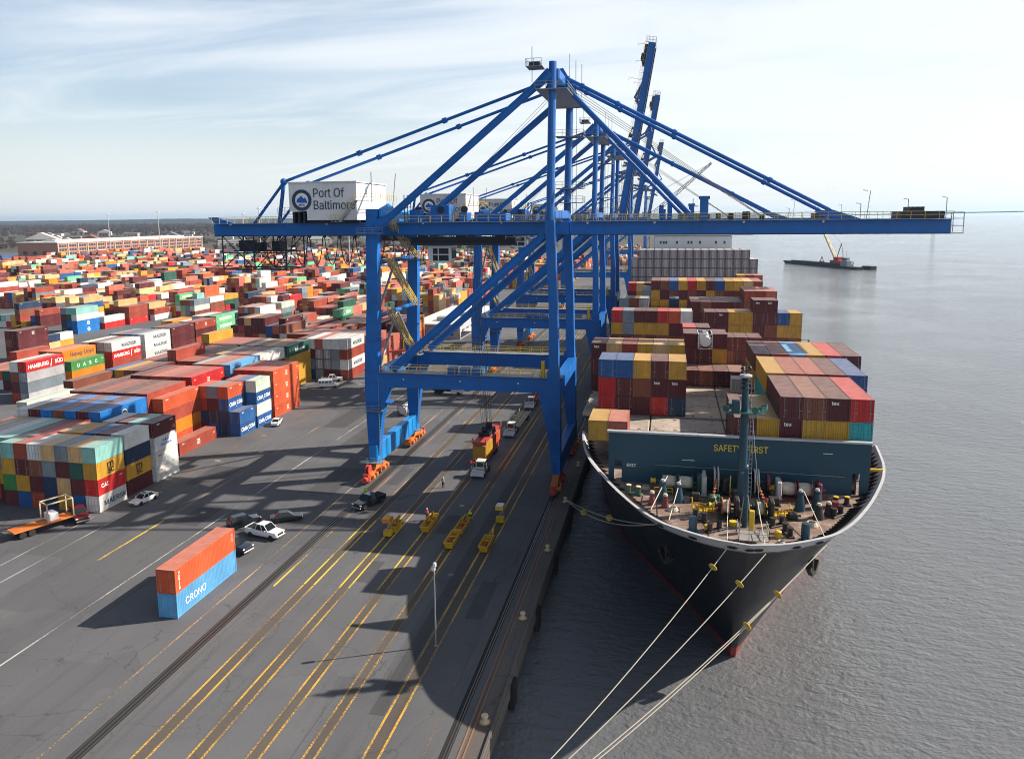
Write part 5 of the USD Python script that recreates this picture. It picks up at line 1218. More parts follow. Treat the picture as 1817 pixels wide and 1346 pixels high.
# windlass gypsies with their chains
for x, s in ((5.7, -1), (10.0, 1)):
    wl = MB(); wl.box(x - 1.6, x + 1.6, 83.8, 85.6, DK, DK + .4); wl.box(x - s * .9 - .3, x - s * .9 + .3, 83.8, 85.6, DK, DK + 1.9, .15); wl.tube((x - 1.6, 84.7, DK + 1.6), (x + 1.6, 84.7, DK + 1.6), .2, 10)
    wp = wl.build("windlass", "bollard_black", ship)
    g = MB()
    for q in (-.2, .2): g.revolve([(1.35, -.09), (1.42, 0), (1.35, .09), (1.05, .09), (1.05, -.09), (1.35, -.09)], (x + q, 84.7, DK + 1.6), (1, 0, 0), 22)
    for a in range(6): an = a * math.pi / 3; g.beam((x, 84.7, DK + 1.6), (x, 84.7 + 1.1 * math.cos(an), DK + 1.6 + 1.1 * math.sin(an)), .14)
    g.build("gypsy_wheel", "bulwark_grey", wp)
    MB().revolve([(.95, -.15), (.95, .15)], (x + s * 1.3, 84.9, DK + 1.5), (1, 0, 0), 18).build("brake_drum", "bulwark_grey" if s < 0 else "winch_red", wp)
    MB().beam((x - s * 1.9 + .4 * s, 83.7, DK), (x - s * 1.5, 83.7, DK + 2.4), .12).build("brake_lever", "safety_yellow", wp)
    ch = MB(); a, b = np.array((x, 83.4, DK + 1.9)), np.array((x - s * -.6, 80.6, DK + .5))
    for q in range(14):
        c = a + (b - a) * q / 13; ch.box(c[0] - (.17 if q % 2 else .07), c[0] + (.17 if q % 2 else .07), c[1] - .16, c[1] + .16, c[2] - (.07 if q % 2 else .17), c[2] + (.07 if q % 2 else .17), .04)
    ch.build("anchor_chain", "chain_rust", wp)
    sp_ = MB(); sp_.box(x + s * .6 - .55, x + s * .6 + .55, 79.9, 80.9, DK, DK + .7, .15); sp_.revolve([(.4, 0), (.5, .4), (.2, .6)], (x + s * .6, 80.4, DK + .7), n=10); sp_.build("chain_stopper", "winch_green" if s < 0 else "red_gloss", wp)
    cg = MB(); cx = x + s * 1.3 + (-.2 if s < 0 else .4)
    for q in np.linspace(-1.15, 1.15, 8): cg.beam((cx + q, 78.7, DK), (cx + q * 1.1, 78.5, DK + 1.0), .06)
    for z in (.35, .7, 1.0): cg.beam((cx - 1.2, 78.6, DK + z), (cx + 1.2, 78.6, DK + z), .05)
    for q in (-1.2, 1.2): cg.beam((cx + q, 78.6, DK + 1), (cx + q, 80.2, DK + 1), .06); cg.beam((cx + q, 80.2, DK), (cx + q, 80.2, DK + 1), .06)
    cg.box(cx - 1.1, cx + 1.1, 78.7, 80.1, DK + .02, DK + .08); cg.build("hawse_guard", "bin_yellow", ship)
for k, (x, y, w, d, h, mt) in enumerate([(3.4, 81.6, .9, .7, 1.0, "bollard_black"), (5.4, 81.9, 1.2, .8, .8, "winch_green"), (8.0, 82.6, 1.3, .9, 1.3, "bollard_black"), (11.6, 82.0, 1.2, .8, .9, "bollard_black"), (13.0, 78.3, .9, .8, .7, "bollard_black"), (6.0, 79.4, .8, .6, .9, "winch_red"), (9.6, 79.7, .9, .6, .8, "bollard_black"), (1.6, 83.2, 1.0, .6, .9, "bollard_black"), (17.8, 82.2, .8, .6, .8, "winch_red"), (8.0, 77.2, 1.0, .8, 1.2, "bollard_black")]):
    MB().box(x - w / 2, x + w / 2, y - d / 2, y + d / 2, DK + .12, DK + h, .08).box(x - w / 2 - .1, x + w / 2 + .1, y - d / 2 - .1, y + d / 2 + .1, DK, DK + .119).tube((x - w / 2 - .25, y, DK + h * .6), (x + w / 2 + .3, y, DK + h * .6), .13, 8).build("winch_motor", mt, ship)
for k, (x, y, r) in enumerate([(1.0, 78.6, .55), (14.6, 77.0, .6), (-2.0, 84.6, .5), (11.0, 71.8, .45)]):
    rc = MB()
    for j in range(4):
        q = r - .06 * j; pts = [(x + q * math.cos(a), y + q * math.sin(a), DK + .06 + .09 * j) for a in np.linspace(0, 2 * math.pi, 15)]; rc.path(pts, .055, 5)
    rc.build("coiled_rope", "rope", ship)
dm = MB(); dm.revolve([(.42, 0), (.46, .3), (.4, .45)], (6.9, 75.6, DK), n=14); dm.build("stores_reel", "safety_yellow", ship)
gp = MB(); gp.rail([(-1.0, 83.0, DK), (1.0, 83.0, DK)], .8, .6, .04); gp.build("hatch_guard", "safety_yellow", ship)
MB().box(22.9, 25.0, 92.2, 92.5, 15.4, 15.65).build("rail_gate", "safety_yellow", ship)

# white tank container carried among the boxes; the same kind stands on the quay
def tank(name_label, loc, group, mat, frame_mat, mark):
    t = thing("tank_container", name_label, "tank container", loc, 0, group); f = MB(); H = 2.59
    for x in (.06, CW - .06):
        for y in (.06, L20 - .06): f.beam((x, y, 0), (x, y, H), .12)
        f.beam((x, 0, .08), (x, L20, .08), .12); f.beam((x, 0, H - .06), (x, L20, H - .06), .10)
    for y in (.06, L20 - .06):
        f.beam((0, y, .08), (CW, y, .08), .12); f.beam((0, y, H - .06), (CW, y, H - .06), .12)
        for a, b in (((.1, .7), (.7, .1)), ((CW - .1, .7), (CW - .7, .1)), ((.1, H - .7), (.7, H - .1)), ((CW - .1, H - .7), (CW - .7, H - .1))): f.beam((a[0], y, a[1]), (b[0], y, b[1]), .09)
    f.build("frame", frame_mat, t)
    MB().revolve([(.3, .12), (.85, .2), (1.08, .5), (1.1, .8), (1.1, L20 - .8), (1.08, L20 - .5), (.85, L20 - .2), (.3, L20 - .12)], (CW / 2, 0, 1.34), (0, 1, 0), 24).build("tank", mat, t, 40)
    w = MB(); w.box(CW / 2 - .35, CW / 2 + .35, .4, L20 - .4, 2.46, 2.5); w.revolve([(.35, 0), (.35, .12)], (CW / 2, L20 / 2, 2.44), n=12); w.build("walkway", "galvanised", t)
    m = MB(); m.box(CW - .14, CW - .125, 3.2, 4.2, 1.0, 1.6); m.build("hazard_plate", mark, t)
    return t
tank("white tank container in a white frame, loaded between two maroon boxes on the ship", (SX + 2.47 * 7, 133.6, SZ + 2 * 2.62), "tank containers", "ship_white", "ship_white", "white_ink")
tank("white tank container in a black frame standing on the quay behind the crane leg", (-60.3, 161.4, .05), "tank containers", "house_white", "dark_steel", "yellow_ink")

# mooring lines
QB = [(-15.35, y) for y in (42.6, 60.9, 79.2, 97.4, 115.6, 133.8)]
for n, (x, y) in enumerate(QB):
    t = thing("quay_bollard", "pale cast mooring bollard on the quay edge, " + ["nearest the camera", "second from the camera", "third from the camera", "fourth from the camera", "fifth, holding the slack lines", "farthest, beyond the crane leg"][n], "bollard", (x, y, .012), group="mooring bollards on the quay edge")
    b = MB(); b.revolve([(.5, 0), (.42, .08), (.24, .16), (.22, .5), (.34, .62), (.30, .74), (.04, .78)], (0, 0, 0), n=14); b.build("bollard", "cream_paint", t, 40)
    MB().revolve([(.62, 0), (.62, .05), (.5, .06)], (0, 0, 0), n=14).build("base_plate", "rail_rust", t)
def sag(a, b, s, n=14):
    a, b = np.array(a, float), np.array(b, float); return [a + (b - a) * q - np.array([0, 0, s * 4 * q * (1 - q)]) for q in np.linspace(0, 1, n)]
def moor(label, pts_deck, chock, bol, s, guards, off=0.0):
    t = thing("mooring_line", label, "mooring line", (0, 0, 0), group="mooring lines from the bow to the quay")
    line = sag(chock, (bol[0], bol[1] + off, .5), s); MB().path(line, .045, 6).build("rope", "rope", t)
    if pts_deck: MB().path(pts_deck, .05, 5).build("deck_rope", "rope", t)
    for q in guards:
        k = q * (len(line) - 1); i = int(k); c = line[i] + (line[i + 1] - line[i]) * (k - i); d = line[i + 1] - line[i]; d /= np.linalg.norm(d)
        MB().revolve([(.05, -.12), (.42, -.02), (.42, .04), (.08, .02)], c, d, 14).build("rat_guard", "safety_yellow", t)
moor("white mooring line from the quay side of the stem, one yellow rat guard", [(6.5, 77.6, DK + 1.9), (5.85, 69.3, 15.1)], (5.8, 68.9, 14.7), QB[0], 1.2, (.06,))
moor("white mooring line from the stem's middle, one yellow rat guard", [(9.4, 77.6, DK + 1.9), (9.2, 68.9, 15.1)], (9.2, 68.5, 14.7), QB[0], 1.2, (.10,), .2)
moor("upper line of the pair leading from the far bow with yellow rat guards", [(14.4, 81, DK + 2.1), (14.9, 71.9, 15.1)], (15.0, 71.6, 14.7), QB[0], 1.4, (.16,), .1)
moor("lower line of the pair leading from the far bow with yellow rat guards", None, (14.7, 71.3, 14.6), QB[0], 1.7, (.245,), -.2)
moor("upper slack line from the quay-side bow to the second bollard", [(1.9, 83.6, DK + 2.0), (.6, 73.9, 15.1)], (.45, 73.4, 14.7), QB[4], 1.0, (.45,))
moor("lower slack line from the quay-side bow to the second bollard", [(.4, 83.6, DK + 2.0), (-1.3, 75.9, 15.1)], (-.4, 73.9, 14.6), QB[4], 1.6, (.72,), -.15)
# ---------------------------------------------------------------- vehicles
def wheel(parent, x, y, r, w, rim="alloy"):
    t = MB().revolve([(r * .72, -w / 2), (r * .95, -w / 2), (r, -w * .3), (r, w * .3), (r * .95, w / 2), (r * .72, w / 2)], (x, y, r), (1, 0, 0), 18).build("wheel", "rubber", parent, 40)
    MB().revolve([(r * .70, -w * .40), (r * .60, -w * .46), (r * .2, -w * .42), (r * .15, -w * .46), (.01, -w * .46)], (x, y, r), (1 if x > 0 else -1, 0, 0), 12).revolve([(.01, .0), (r * .7, w * .3)], (x, y, r), (1 if x > 0 else -1, 0, 0), 12).build("rim", rim, t)
def car_body(parent, prof, paint_name, W):
    """prof: (y, z_low, z_shoulder, half width) stations, front first"""
    rings = []
    for y, z0, z1, hw in prof:
        rings.append([(-hw * .90, y, z0), (hw * .90, y, z0), (hw, y, z0 + .22), (hw, y, z0 + (z1 - z0) * .62), (hw * .95, y, z1 - .03), (hw * .82, y, z1), (-hw * .82, y, z1), (-hw * .95, y, z1 - .03), (-hw, y, z0 + (z1 - z0) * .62), (-hw, y, z0 + .22)])
    return MB().loft(rings).build("body", paint_name, parent, 32)
def cabin(parent, st, paint_name):
    """st: (y_front_low, y_front_top, y_back_top, y_back_low, z_low, z_top, half width low, half width top)"""
    a, b, c, d, z0, z1, w0, w1 = st
    v = [(-w0, a, z0), (w0, a, z0), (w0, d, z0), (-w0, d, z0), (-w1, b, z1), (w1, b, z1), (w1, c, z1), (-w1, c, z1)]
    g = MB().add(v, [(0, 1, 5, 4), (1, 2, 6, 5), (2, 3, 7, 6), (3, 0, 4, 7)]).build("windows", "glass", parent)
    MB().box(-w1 - .01, w1 + .01, b - .02, c + .02, z1 - .03, z1 + .045, .03).build("roof", paint_name, parent)
    p = MB()
    for s in (-1, 1):
        p.beam((s * w0, a, z0), (s * w1, b, z1), .07); p.beam((s * w0, d, z0), (s * w1, c, z1), .08)
        for q in (.46,): m0, m1 = a + (d - a) * q, b + (c - b) * q; p.beam((s * (w0 + .005), m0, z0), (s * (w1 + .005), m1, z1), .07)
    p.build("pillar", paint_name, parent)
def lamps(parent, W, yf, yb, z, zb=None):
    for s in (-1, 1):
        MB().box(s * W * .42 - .18, s * W * .42 + .18, yf - .04, yf + .10, z - .08, z + .08, .03).build("headlight", "lens_white", parent)
        MB().box(s * W * .43 - .12, s * W * .43 + .12, yb - .06, yb + .03, (zb or z) - .1, (zb or z) + .12, .03).build("tail_light", "lens_red", parent)
def mirrors(parent, hw, y, z, mat):
    for s in (-1, 1): MB().box(s * hw, s * (hw + .2), y - .06, y + .06, z, z + .14, .03).build("wing_mirror", mat, parent)
def sedan(label, loc, rz, col, cat="car", sunroof=False, suv=False):
    t = thing("parked_car", label, cat, loc, rz); W = 1.82; up = .22 if suv else 0
    car_body(t, [(-2.38, .34, .62 + up, .62), (-2.25, .24, .72 + up, .80), (-1.6, .22, .82 + up, .90), (-.8, .22, .90 + up, .91), (.6, .22, .94 + up, .91), (1.7, .22, .96 + up, .90), (2.2, .28, .92 + up, .80), (2.36, .40, .84 + up, .66)], col, W)
    cabin(t, (-1.0, -.30, 1.05 + (.7 if suv else 0), 1.75 + (.4 if suv else 0), .90 + up, 1.42 + up * 1.4, .80, .60), col)
    if sunroof: MB().box(-.4, .4, -.15, .35, 1.465, 1.475).build("sunroof", "glass", t)
    lamps(t, W, -2.33, 2.34, .66 + up, .80 + up); mirrors(t, .88, -.75, .95 + up, col)
    MB().box(-.5, .5, -2.40, -2.32, .36, .52, .03).build("grille", "black_ink", t)
    for x in (-.80, .80):
        for y in (-1.42, 1.38): wheel(t, x, y, .33, .22)
    return t
def pickup(label, loc, rz, col, chrome="alloy", bed="black_rubber", crew=True):
    t = thing("pickup_truck", label, "pickup truck", loc, rz)
    car_body(t, [(-2.85, .45, .95, .80), (-2.70, .38, 1.10, .94), (-1.9, .36, 1.18, .99), (-1.0, .36, 1.22, 1.0), (.75, .36, 1.22, 1.0), (.95, .36, 1.22, 1.0), (2.6, .42, 1.24, .98), (2.8, .5, 1.2, .95)], col, 2.0)
    cabin(t, (-1.35, -.60, .70, .88, 1.20, 1.95, .92, .76), col)
    MB().box(-.84, .84, 1.0, 2.74, 1.20, 1.262).build("load_bed", bed, t)
    r = MB()
    for s in (-1, 1): r.box(s * .86, s * .99, 1.0, 2.80, 1.22, 1.30, .03)
    r.box(-.95, .95, 2.68, 2.80, .75, 1.33, .03); r.build("bed_side", col, t)
    MB().box(-.62, .62, -2.90, -2.80, .66, 1.0, .04).build("grille", "black_ink" if chrome == "alloy" else chrome, t); MB().box(-.95, .95, -2.98, -2.78, .42, .62, .05).build("bumper", chrome, t); MB().box(-.9, .9, 2.78, 2.95, .45, .62, .05).build("bumper", chrome, t)
    lamps(t, 2.0, -2.82, 2.80, .95, 1.0); mirrors(t, .98, -1.0, 1.22, col)
    for x in (-.86, .86):
        for y in (-1.85, 1.75): wheel(t, x, y, .40, .27)
    return t
def van(label, loc, rz, col):
    t = thing("parked_van", label, "van", loc, rz)
    car_body(t, [(-2.75, .42, .85, .82), (-2.6, .34, 1.05, .94), (-1.8, .32, 1.18, 1.0), (-1.2, .32, 1.28, 1.0), (2.4, .32, 1.28, 1.0), (2.75, .36, 1.28, .97)], col, 2.0)
    a, b, c, d = -1.75, -1.0, 2.55, 2.72
    MB().loft([[(-.95, a, 1.27), (.95, a, 1.27), (.95, d, 1.27), (-.95, d, 1.27)], [(-.80, b, 2.1), (.80, b, 2.1), (.80, c, 2.1), (-.80, c, 2.1)]]).box(-.8, .8, b, c, 2.08, 2.16, .04).build("upper_body", col, t)
    for s in (-1, 1):
        for y0, y1 in ((-.95, -.25), (-.1, .75), (.9, 1.6), (1.75, 2.4)):
            v = [(s * .955, y0, 1.34), (s * .955, y1, 1.34), (s * .852, y1, 1.88), (s * .852, y0 + .08, 1.88)]; MB().add(v, [(0, 1, 2, 3) if s > 0 else (3, 2, 1, 0)]).build("side_window", "glass", t)
    MB().add([(-.85, a + .06, 1.34), (.85, a + .06, 1.34), (.74, b - .14, 1.98), (-.74, b - .14, 1.98)], [(0, 1, 2, 3)]).build("windscreen", "glass", t)
    lamps(t, 2.0, -2.72, 2.74, .85, 1.1); mirrors(t, .98, -1.45, 1.25, "rubber")
    for x in (-.86, .86):
        for y in (-1.75, 1.65): wheel(t, x, y, .37, .24)
    return t
# front of a vehicle looks to its own -y; angles turn it about z
sedan("white sedan with a sunroof parked before the nearest container stack", (-82.4, 103.4, .012), -.165, "white_gloss", sunroof=True)
pickup("dark red pickup truck at the foot of the nearest container stack", (-87.6, 95.2, .012), .95, "red_gloss")
pickup("white crew cab pickup beside the orange red container on the quay road", (-56.1, 94.6, .012), 1.38, "white_gloss")
sedan("dark green sedan parked beyond the white pickup", (-55.8, 100.5, .012), 2.1, "green_gloss")
sedan("dark blue hatchback half hidden behind the orange red container", (-61.2, 97.6, .012), 2.5, "navy_gloss", suv=True)
pickup("black pickup with chrome bumpers just past the orange red container", (-57.9, 89.3, .012), 1.36, "navy_gloss", "alloy")
pickup("black pickup parked on the brown lane by the crane leg, driver standing beside it", (-45.7, 108.5, .012), -.40, "black_gloss")
sedan("white car parked at the foot of the four-high orange red wall", (-84.6, 150.3, .012), -2.85, "white_gloss")
van("white passenger van parked in front of the tall lettered stack", (-89.6, 187.4, .012), 1.95, "white_gloss")
pickup("white pickup parked behind the white passenger van", (-91.8, 194.6, .012), 1.95, "white_gloss")
for k, (x, y) in enumerate([(-77.0, 304), (-75.8, 309), (-74.6, 314), (-73.4, 319), (-72.2, 324), (-71.0, 329), (-69.8, 334), (-68.6, 339), (-67.4, 344)]):
    lab = ["row of parked cars, nearest one, dark", "row of parked cars, second one, silver", "row of parked cars, third one, dark blue", "row of parked cars, fourth one, white", "row of parked cars, fifth one, black", "row of parked cars, sixth one, white", "row of parked cars, seventh one, dark green", "row of parked cars, eighth one, white", "row of parked cars, farthest one, red"][k]
    t = sedan(lab.replace("row of parked cars, ", "") .replace("one,", "car of the row by the low office,"), (x, y, .012), 1.2, ["black_gloss", "alloy", "navy_gloss", "white_gloss", "black_gloss", "white_gloss", "green_gloss", "white_gloss", "red_gloss"][k])
    t.SetCustomDataByKey("group", "cars parked in a row by the low office")

# terminal tractors
def tractor(label, loc, rz=0.0, arm=True):
    t = thing("terminal_tractor", label, "truck", loc, rz); wt = "white_truck"
    MB().box(-.55, .55, -2.6, 2.6, .62, .92, .03).build("chassis", "dark_steel", t)
    cb = MB().prism([(-1.75, 1.02), (-1.75, 1.5), (-1.55, 2.72), (-.05, 2.72), (.0, 1.02)], "x", -.45, 1.0).build("cab", wt, t)
    MB().box(-.52, 1.07, -1.65, .06, 2.72, 2.84, .04).build("cab_roof", wt, cb)
    MB().add([(-.34, -1.772, 1.32), (.89, -1.772, 1.32), (.89, -1.585, 2.58), (-.34, -1.585, 2.58)], [(0, 1, 2, 3)]).build("windscreen", "glass", cb)
    for x in (-.455, 1.005): MB().box(x - .004, x + .004, -1.35, -.25, 1.55, 2.5).build("side_window", "glass", cb)
    MB().box(-1.2, 1.2, -2.75, -1.4, .80, 1.02, .05).box(-1.2, -.5, -1.9, -.2, 1.02, 1.35, .06).build("front_deck", wt, t)
    MB().box(-1.22, 1.22, -2.95, -2.72, .42, .86, .06).build("bumper", wt, t)
    for s in (-1, 1): MB().box(s * .85 - .16, s * .85 + .16, -2.985, -2.94, .6, .76, .02).build("headlight", "lens_white", t)
    MB().box(-.8, .8, -2.97, -2.94, .48, .54).build("bumper_stripe", "dark_ink", t)
    if arm:
        a = MB(); a.rail([(-1.15, -2.4, 1.02), (-1.15, -.6, 1.02)], 1.0, .9, .025); a.tube((-.85, -.4, 1.0), (-.85, -.4, 2.9), .08, 8); a.build("handrail", "galvanised", t)
    MB().revolve([(.5, 0), (.5, .1)], (0, 1.6, 1.05), n=16).box(-.4, .4, 1.0, 2.4, .92, 1.06).build("fifth_wheel", "dark_steel", t)
    MB().box(.6, 1.1, .2, 1.1, .5, 1.0, .06).build("fuel_tank", "galvanised", t)
    mr = MB()
    for s in (-.62, 1.17): mr.beam((s, -1.7, 1.6), (s * 1.12, -1.8, 2.2), .04); mr.box(s * 1.12 - .1, s * 1.12 + .1, -1.86, -1.80, 1.9, 2.35)
    mr.build("wing_mirror", "black_ink", t)
    for x in (-.98, .98): wheel(t, x, -1.7, .5, .32, "white_truck")
    for x in (-.9, .9): wheel(t, x, 1.7, .5, .55, "white_truck")
    return t
def chassis(label, loc, mat, floor):
    t = thing("bomb_cart", label, "trailer", loc)
    f = MB()
    for x in (-.55, .55): f.box(x - .09, x + .09, 0, 12.4, .98, 1.30)
    for k in range(11): f.box(-1.2, 1.2, .15 + k * 1.21, .30 + k * 1.21, 1.05, 1.28)
    for s in (-1, 1): f.box(s * 1.2 - .06, s * 1.2 + .06, 0, 12.4, 1.02, 1.30)
    if floor:
        for k in range(6): f.beam((-1.15, .3 + 2 * k, 1.29), (1.15, 2.2 + 2 * k, 1.29), .1); f.beam((1.15, .3 + 2 * k, 1.27), (-1.15, 2.2 + 2 * k, 1.27), .1)
    f.build("frame", mat, t)
    g = MB()
    for y in (0, 6.1, 12.4):
        for s in (-1, 1): g.box(s * 1.28 - .07, s * 1.28 + .07, y - .15, y + .15, 1.2, 1.68)
    g.build("corner_guide", mat, t)
    MB().box(-.5, -.4, 2.4, 2.6, .1, 1.0).box(.4, .5, 2.4, 2.6, .1, 1.0).build("landing_leg", "dark_steel", t)
    for y in (9.6, 10.9):
        for x in (-.9, .9): wheel(t, x, y, .5, .5, "white_truck")
    return t
tractor("white terminal tractor pulling the yellow container, nearest of three in the lane", (-31.9, 126.3, .012))
chassis("red frame trailer under the yellow and orange containers", (-33.0, 128.3, .012), "bogie_red", False)
tractor("white terminal tractor with an empty tan trailer, second in the lane", (-31.6, 151.6, .012))
chassis("empty trailer with tan cross-braced bed in the lane", (-31.4, 153.8, .012), "cream_paint", True)
tractor("white terminal tractor farthest back in the lane, with a red trailer", (-31.6, 175.2, .012))
chassis("dark red trailer behind the farthest terminal tractor", (-31.4, 177.4, .012), "bogie_red", False)
for yy, code, lab in ((129.6, "y", "yellow container on the red trailer behind the nearest terminal tractor"), (135.9, "o", "orange red container behind the yellow one on the red trailer")):
    t = thing("shipping_container", lab, "container", (-34.22, yy, 1.34), 0, "containers on trailers"); S = shapes(L20, 2.62)
    for p in ("frame", "side_wall", "side_wall_b", "roof", "end_wall", "end_wall_back"): S[p].build(p.replace("_b", "").replace("ack", "") if p != "side_wall_b" else "side_wall", cmat(code), t)
    if code == "o": side_text("vert", L20, 2.62)["white_ink"].build("lettering", "yellow_ink", t)
# white truck with a dark flat body under the portal
t = thing("flatbed_truck", "white cab truck with a long dark flat body crossing behind the crane", "truck", (-55.0, 185.2, .012), 1.45)
MB().prism([(-4.0, .6), (-4.0, 1.25), (-3.1, 1.4), (-2.5, 2.25), (-1.0, 2.25), (-1.0, .6)], "x", -1.0, 1.0).build("cab", "white_truck", t)
for s in (-1.005, 1.005): MB().box(s - .004, s + .004, -2.4, -1.4, 1.45, 2.1).build("side_window", "glass", t)
MB().add([(-.85, -3.09, 1.46), (.85, -3.09, 1.46), (.8, -2.56, 2.18), (-.8, -2.56, 2.18)], [(0, 1, 2, 3)]).build("windscreen", "glass", t)
MB().box(-1.15, 1.15, -.9, 4.2, .9, 1.15, .04).box(-1.15, 1.15, -.95, -.8, .9, 2.1).build("flat_body", "dark_steel", t); MB().box(-1.1, 1.1, -.7, 4.0, 1.15, 1.7, .1).build("load", "black_rubber", t)
for y in (-3.0, 2.2, 3.3):
    for x in (-.9, .9): wheel(t, x, y, .45, .3, "white_truck")

# ---------------------------------------------------------------- yellow hatch bins, cone frames and lane barriers
def pin_bin(label, loc, rz=0, L=4.2, stripes=True, compart=2):
    t = thing("cone_bin", label, "bin", loc, rz, "yellow cone bins in the lanes"); W = .62
    b = MB()
    for s in (-1, 1): b.add([(s * W * .8, 0, .1), (s * W * .8, L, .1), (s * W, L + .2, 1.0), (s * W, -.35, 1.0)], [(0, 1, 2, 3) if s > 0 else (3, 2, 1, 0)]); b.add([(s * (W * .8 - .05), 0, .1), (s * (W * .8 - .05), L, .1), (s * (W - .05), L + .2, 1.0), (s * (W - .05), -.35, 1.0)], [(3, 2, 1, 0) if s > 0 else (0, 1, 2, 3)])
    for y, yy in ((0, -.35), (L, L + .2)): b.add([(-W * .8, y, .1), (W * .8, y, .1), (W, yy, 1.0), (-W, yy, 1.0)], [(0, 1, 2, 3) if y == 0 else (3, 2, 1, 0)]); b.add([(-W * .8, y + .05, .1), (W * .8, y + .05, .1), (W, yy + .05, 1.0), (-W, yy + .05, 1.0)], [(3, 2, 1, 0)])
    for s in (-1, 1): b.box(s * W - .06, s * W + .06, -.38, L + .23, .96, 1.06)
    for y in (-.35, L * .5, L + .18): b.box(-W, W, y - .06, y + .06, .96, 1.06)
    b.box(-W * .8, W * .8, 0, L, .08, .12); b.build("bin_body", "bin_yellow", t)
    c = MB(); g = random.Random(int(abs(loc[1]) * 10))
    for k in range(26): x, y = g.uniform(-.4, .4), g.uniform(.1, L - .1); c.box(x - .12, x + .12, y - .12, y + .12, .35, .55 + g.random() * .25, .03)
    tag(c.build("twist_locks", "chain_rust", t), kind="stuff")
    if stripes:
        p = MB(); p.box(-.05, .05, L * .45, L * .45 + 2.2, 1.06, 1.62); bp = p.build("striped_board", "bin_yellow", t); s = MB()
        for k in range(4): y = L * .45 + .2 + k * .5; s.prism([(y, 1.1), (y + .2, 1.1), (y + .38, 1.58), (y + .18, 1.58)], "x", -.062, .062)
        s.build("stripe", "black_ink", bp)
    return t
def cone_frame(label, loc, canopy="bin_yellow", inner="orange_ink"):
    t = thing("checker_stand", label, "stand", loc, 0, None)
    MB().box(-.62, .62, -.45, .45, .05, .95, .12).build("base", "bin_yellow", t); MB().beam((0, 0, .95), (0, 0, 2.2), .1).beam((.4, .3, .95), (.4, .3, 2.2), .06).build("post", "galvanised", t)
    MB().prism([(-.8, 2.2), (.8, 2.2), (.68, 2.75), (-.68, 2.75)], "x", -.6, .6).build("canopy", canopy, t); MB().box(-.5, .5, -.7, .7, 2.74, 2.80).build("tray", inner, t)
    return t
pin_bin("short yellow bin with a striped board beside the stand, leftmost lane", (-38.3, 99.0, .012), 0, 2.4); cone_frame("yellow checker stand with an orange tray in the leftmost lane", (-38.6, 97.9, .012), "bogie_orange", "bin_yellow")
pin_bin("yellow bin with striped board beside the person in red", (-33.7, 99.9, .012), 0, 4.6)
pin_bin("yellow bin nearest the camera in the middle lane", (-28.8, 95.3, .012), 0, 3.9, False); pin_bin("yellow bin with striped board in front of the neon yellow jacket", (-28.65, 100.0, .012), 0, 4.2)
pin_bin("low yellow bin in the waterside lane", (-23.8, 95.0, .012), 0, 3.4, False)
t = thing("striped_barrier", "short yellow and black striped barrier in the waterside lane", "barrier", (-23.5, 99.6, .012)); MB().prism([(-.5, 0), (.5, 0), (.25, 1.5), (-.15, 1.5)], "x", -.12, .12).build("board", "bin_yellow", t); s = MB()
for k in range(3): s.prism([(-.35 + .2 * k, .1), (-.25 + .2 * k, .1), (0 + .1 * k, 1.2), (-.1 + .1 * k, 1.2)], "x", -.126, .126)
s.build("stripe", "black_ink", t)
cone_frame("yellow checker stand with white board in the waterside lane", (-23.8, 105.6, .012), "bin_yellow", "white_ink")

# ---------------------------------------------------------------- lamp posts, trailer, office
t = thing("lamp_post", "white lamp post with two floodlights in the lanes nearest the camera", "lamp post", (-23.4, 72.0, .0))
MB().tube((0, 0, 0), (0, 0, 8.2), .10, 10, .07).revolve([(.22, 0), (.22, .05)], (0, 0, 0)).build("post", "galvanised", t)
MB().tube((0, 0, 8.15), (0, .0, 8.55), .05, 6).box(-.28, .12, -.16, .16, 8.45, 8.95, .06).build("floodlight", "house_white", t); MB().box(-.1, .22, -.14, .2, 8.85, 9.35, .07).build("floodlight", "house_white", t)
t = thing("yard_trailer", "orange flat trailer with a cream goalpost frame beside the red pickup", "trailer", (-91.3, 86.6, .012), -.42)
MB().box(-1.25, 1.25, 0, 8.5, 1.05, 1.25, .04).build("bed", "bogie_orange", t); f = MB()
for x in (-1.15, 1.15):
    for y in (4.6, 8.2): f.beam((x, y, 1.25), (x, y, 4.0), .16)
    f.beam((x, 4.6, 4.0), (x, 8.2, 4.0), .16)
for y in (4.6, 8.2): f.beam((-1.15, y, 4.0), (1.15, y, 4.0), .16)
f.build("goalpost", "cream_paint", t); MB().box(-.9, .9, 4.9, 6.2, 1.25, 2.4, .08).build("load_box", "house_white", t)
for x in (-.95, .95):
    for y in (1.2, 2.4): wheel(t, x, y, .5, .35, "cream_paint")
for (x, y, w, d, h, lab) in ((-85.5, 272, 19, 60, 5.2, "low grey office with a flat white roof beyond the crane leg"),):
    t = thing("yard_office", lab, "office", (x, y, 0)); MB().box(-w / 2, w / 2, 0, d, 0, h).build("wall", "wall_grey", t); MB().box(-w / 2 - .5, w / 2 + .5, -.5, d + .5, h, h + .55).build("roof", "roof_white", t)
    MB().box(-2, 2, 8, 12, h + .55, h + 2).box(3, 5, 24, 27, h + .55, h + 1.8).build("roof_unit", "galvanised", t)
    for k in range(9): MB().box(w / 2 - .05, w / 2 + .06, 3 + k * 6.3, 6.5 + k * 6.3, 1.4, 3.4).build("window", "window_dark", t)
    for k in range(3): MB().box(-7 + k * 5.4, -4 + k * 5.4, -.06, .05, 1.4, 3.2).build("window", "window_dark", t)
    MB().box(w / 2 + .55, w / 2 + 3.5, 2, d - 2, 2.9, 3.05).build("awning", "roof_white", t)

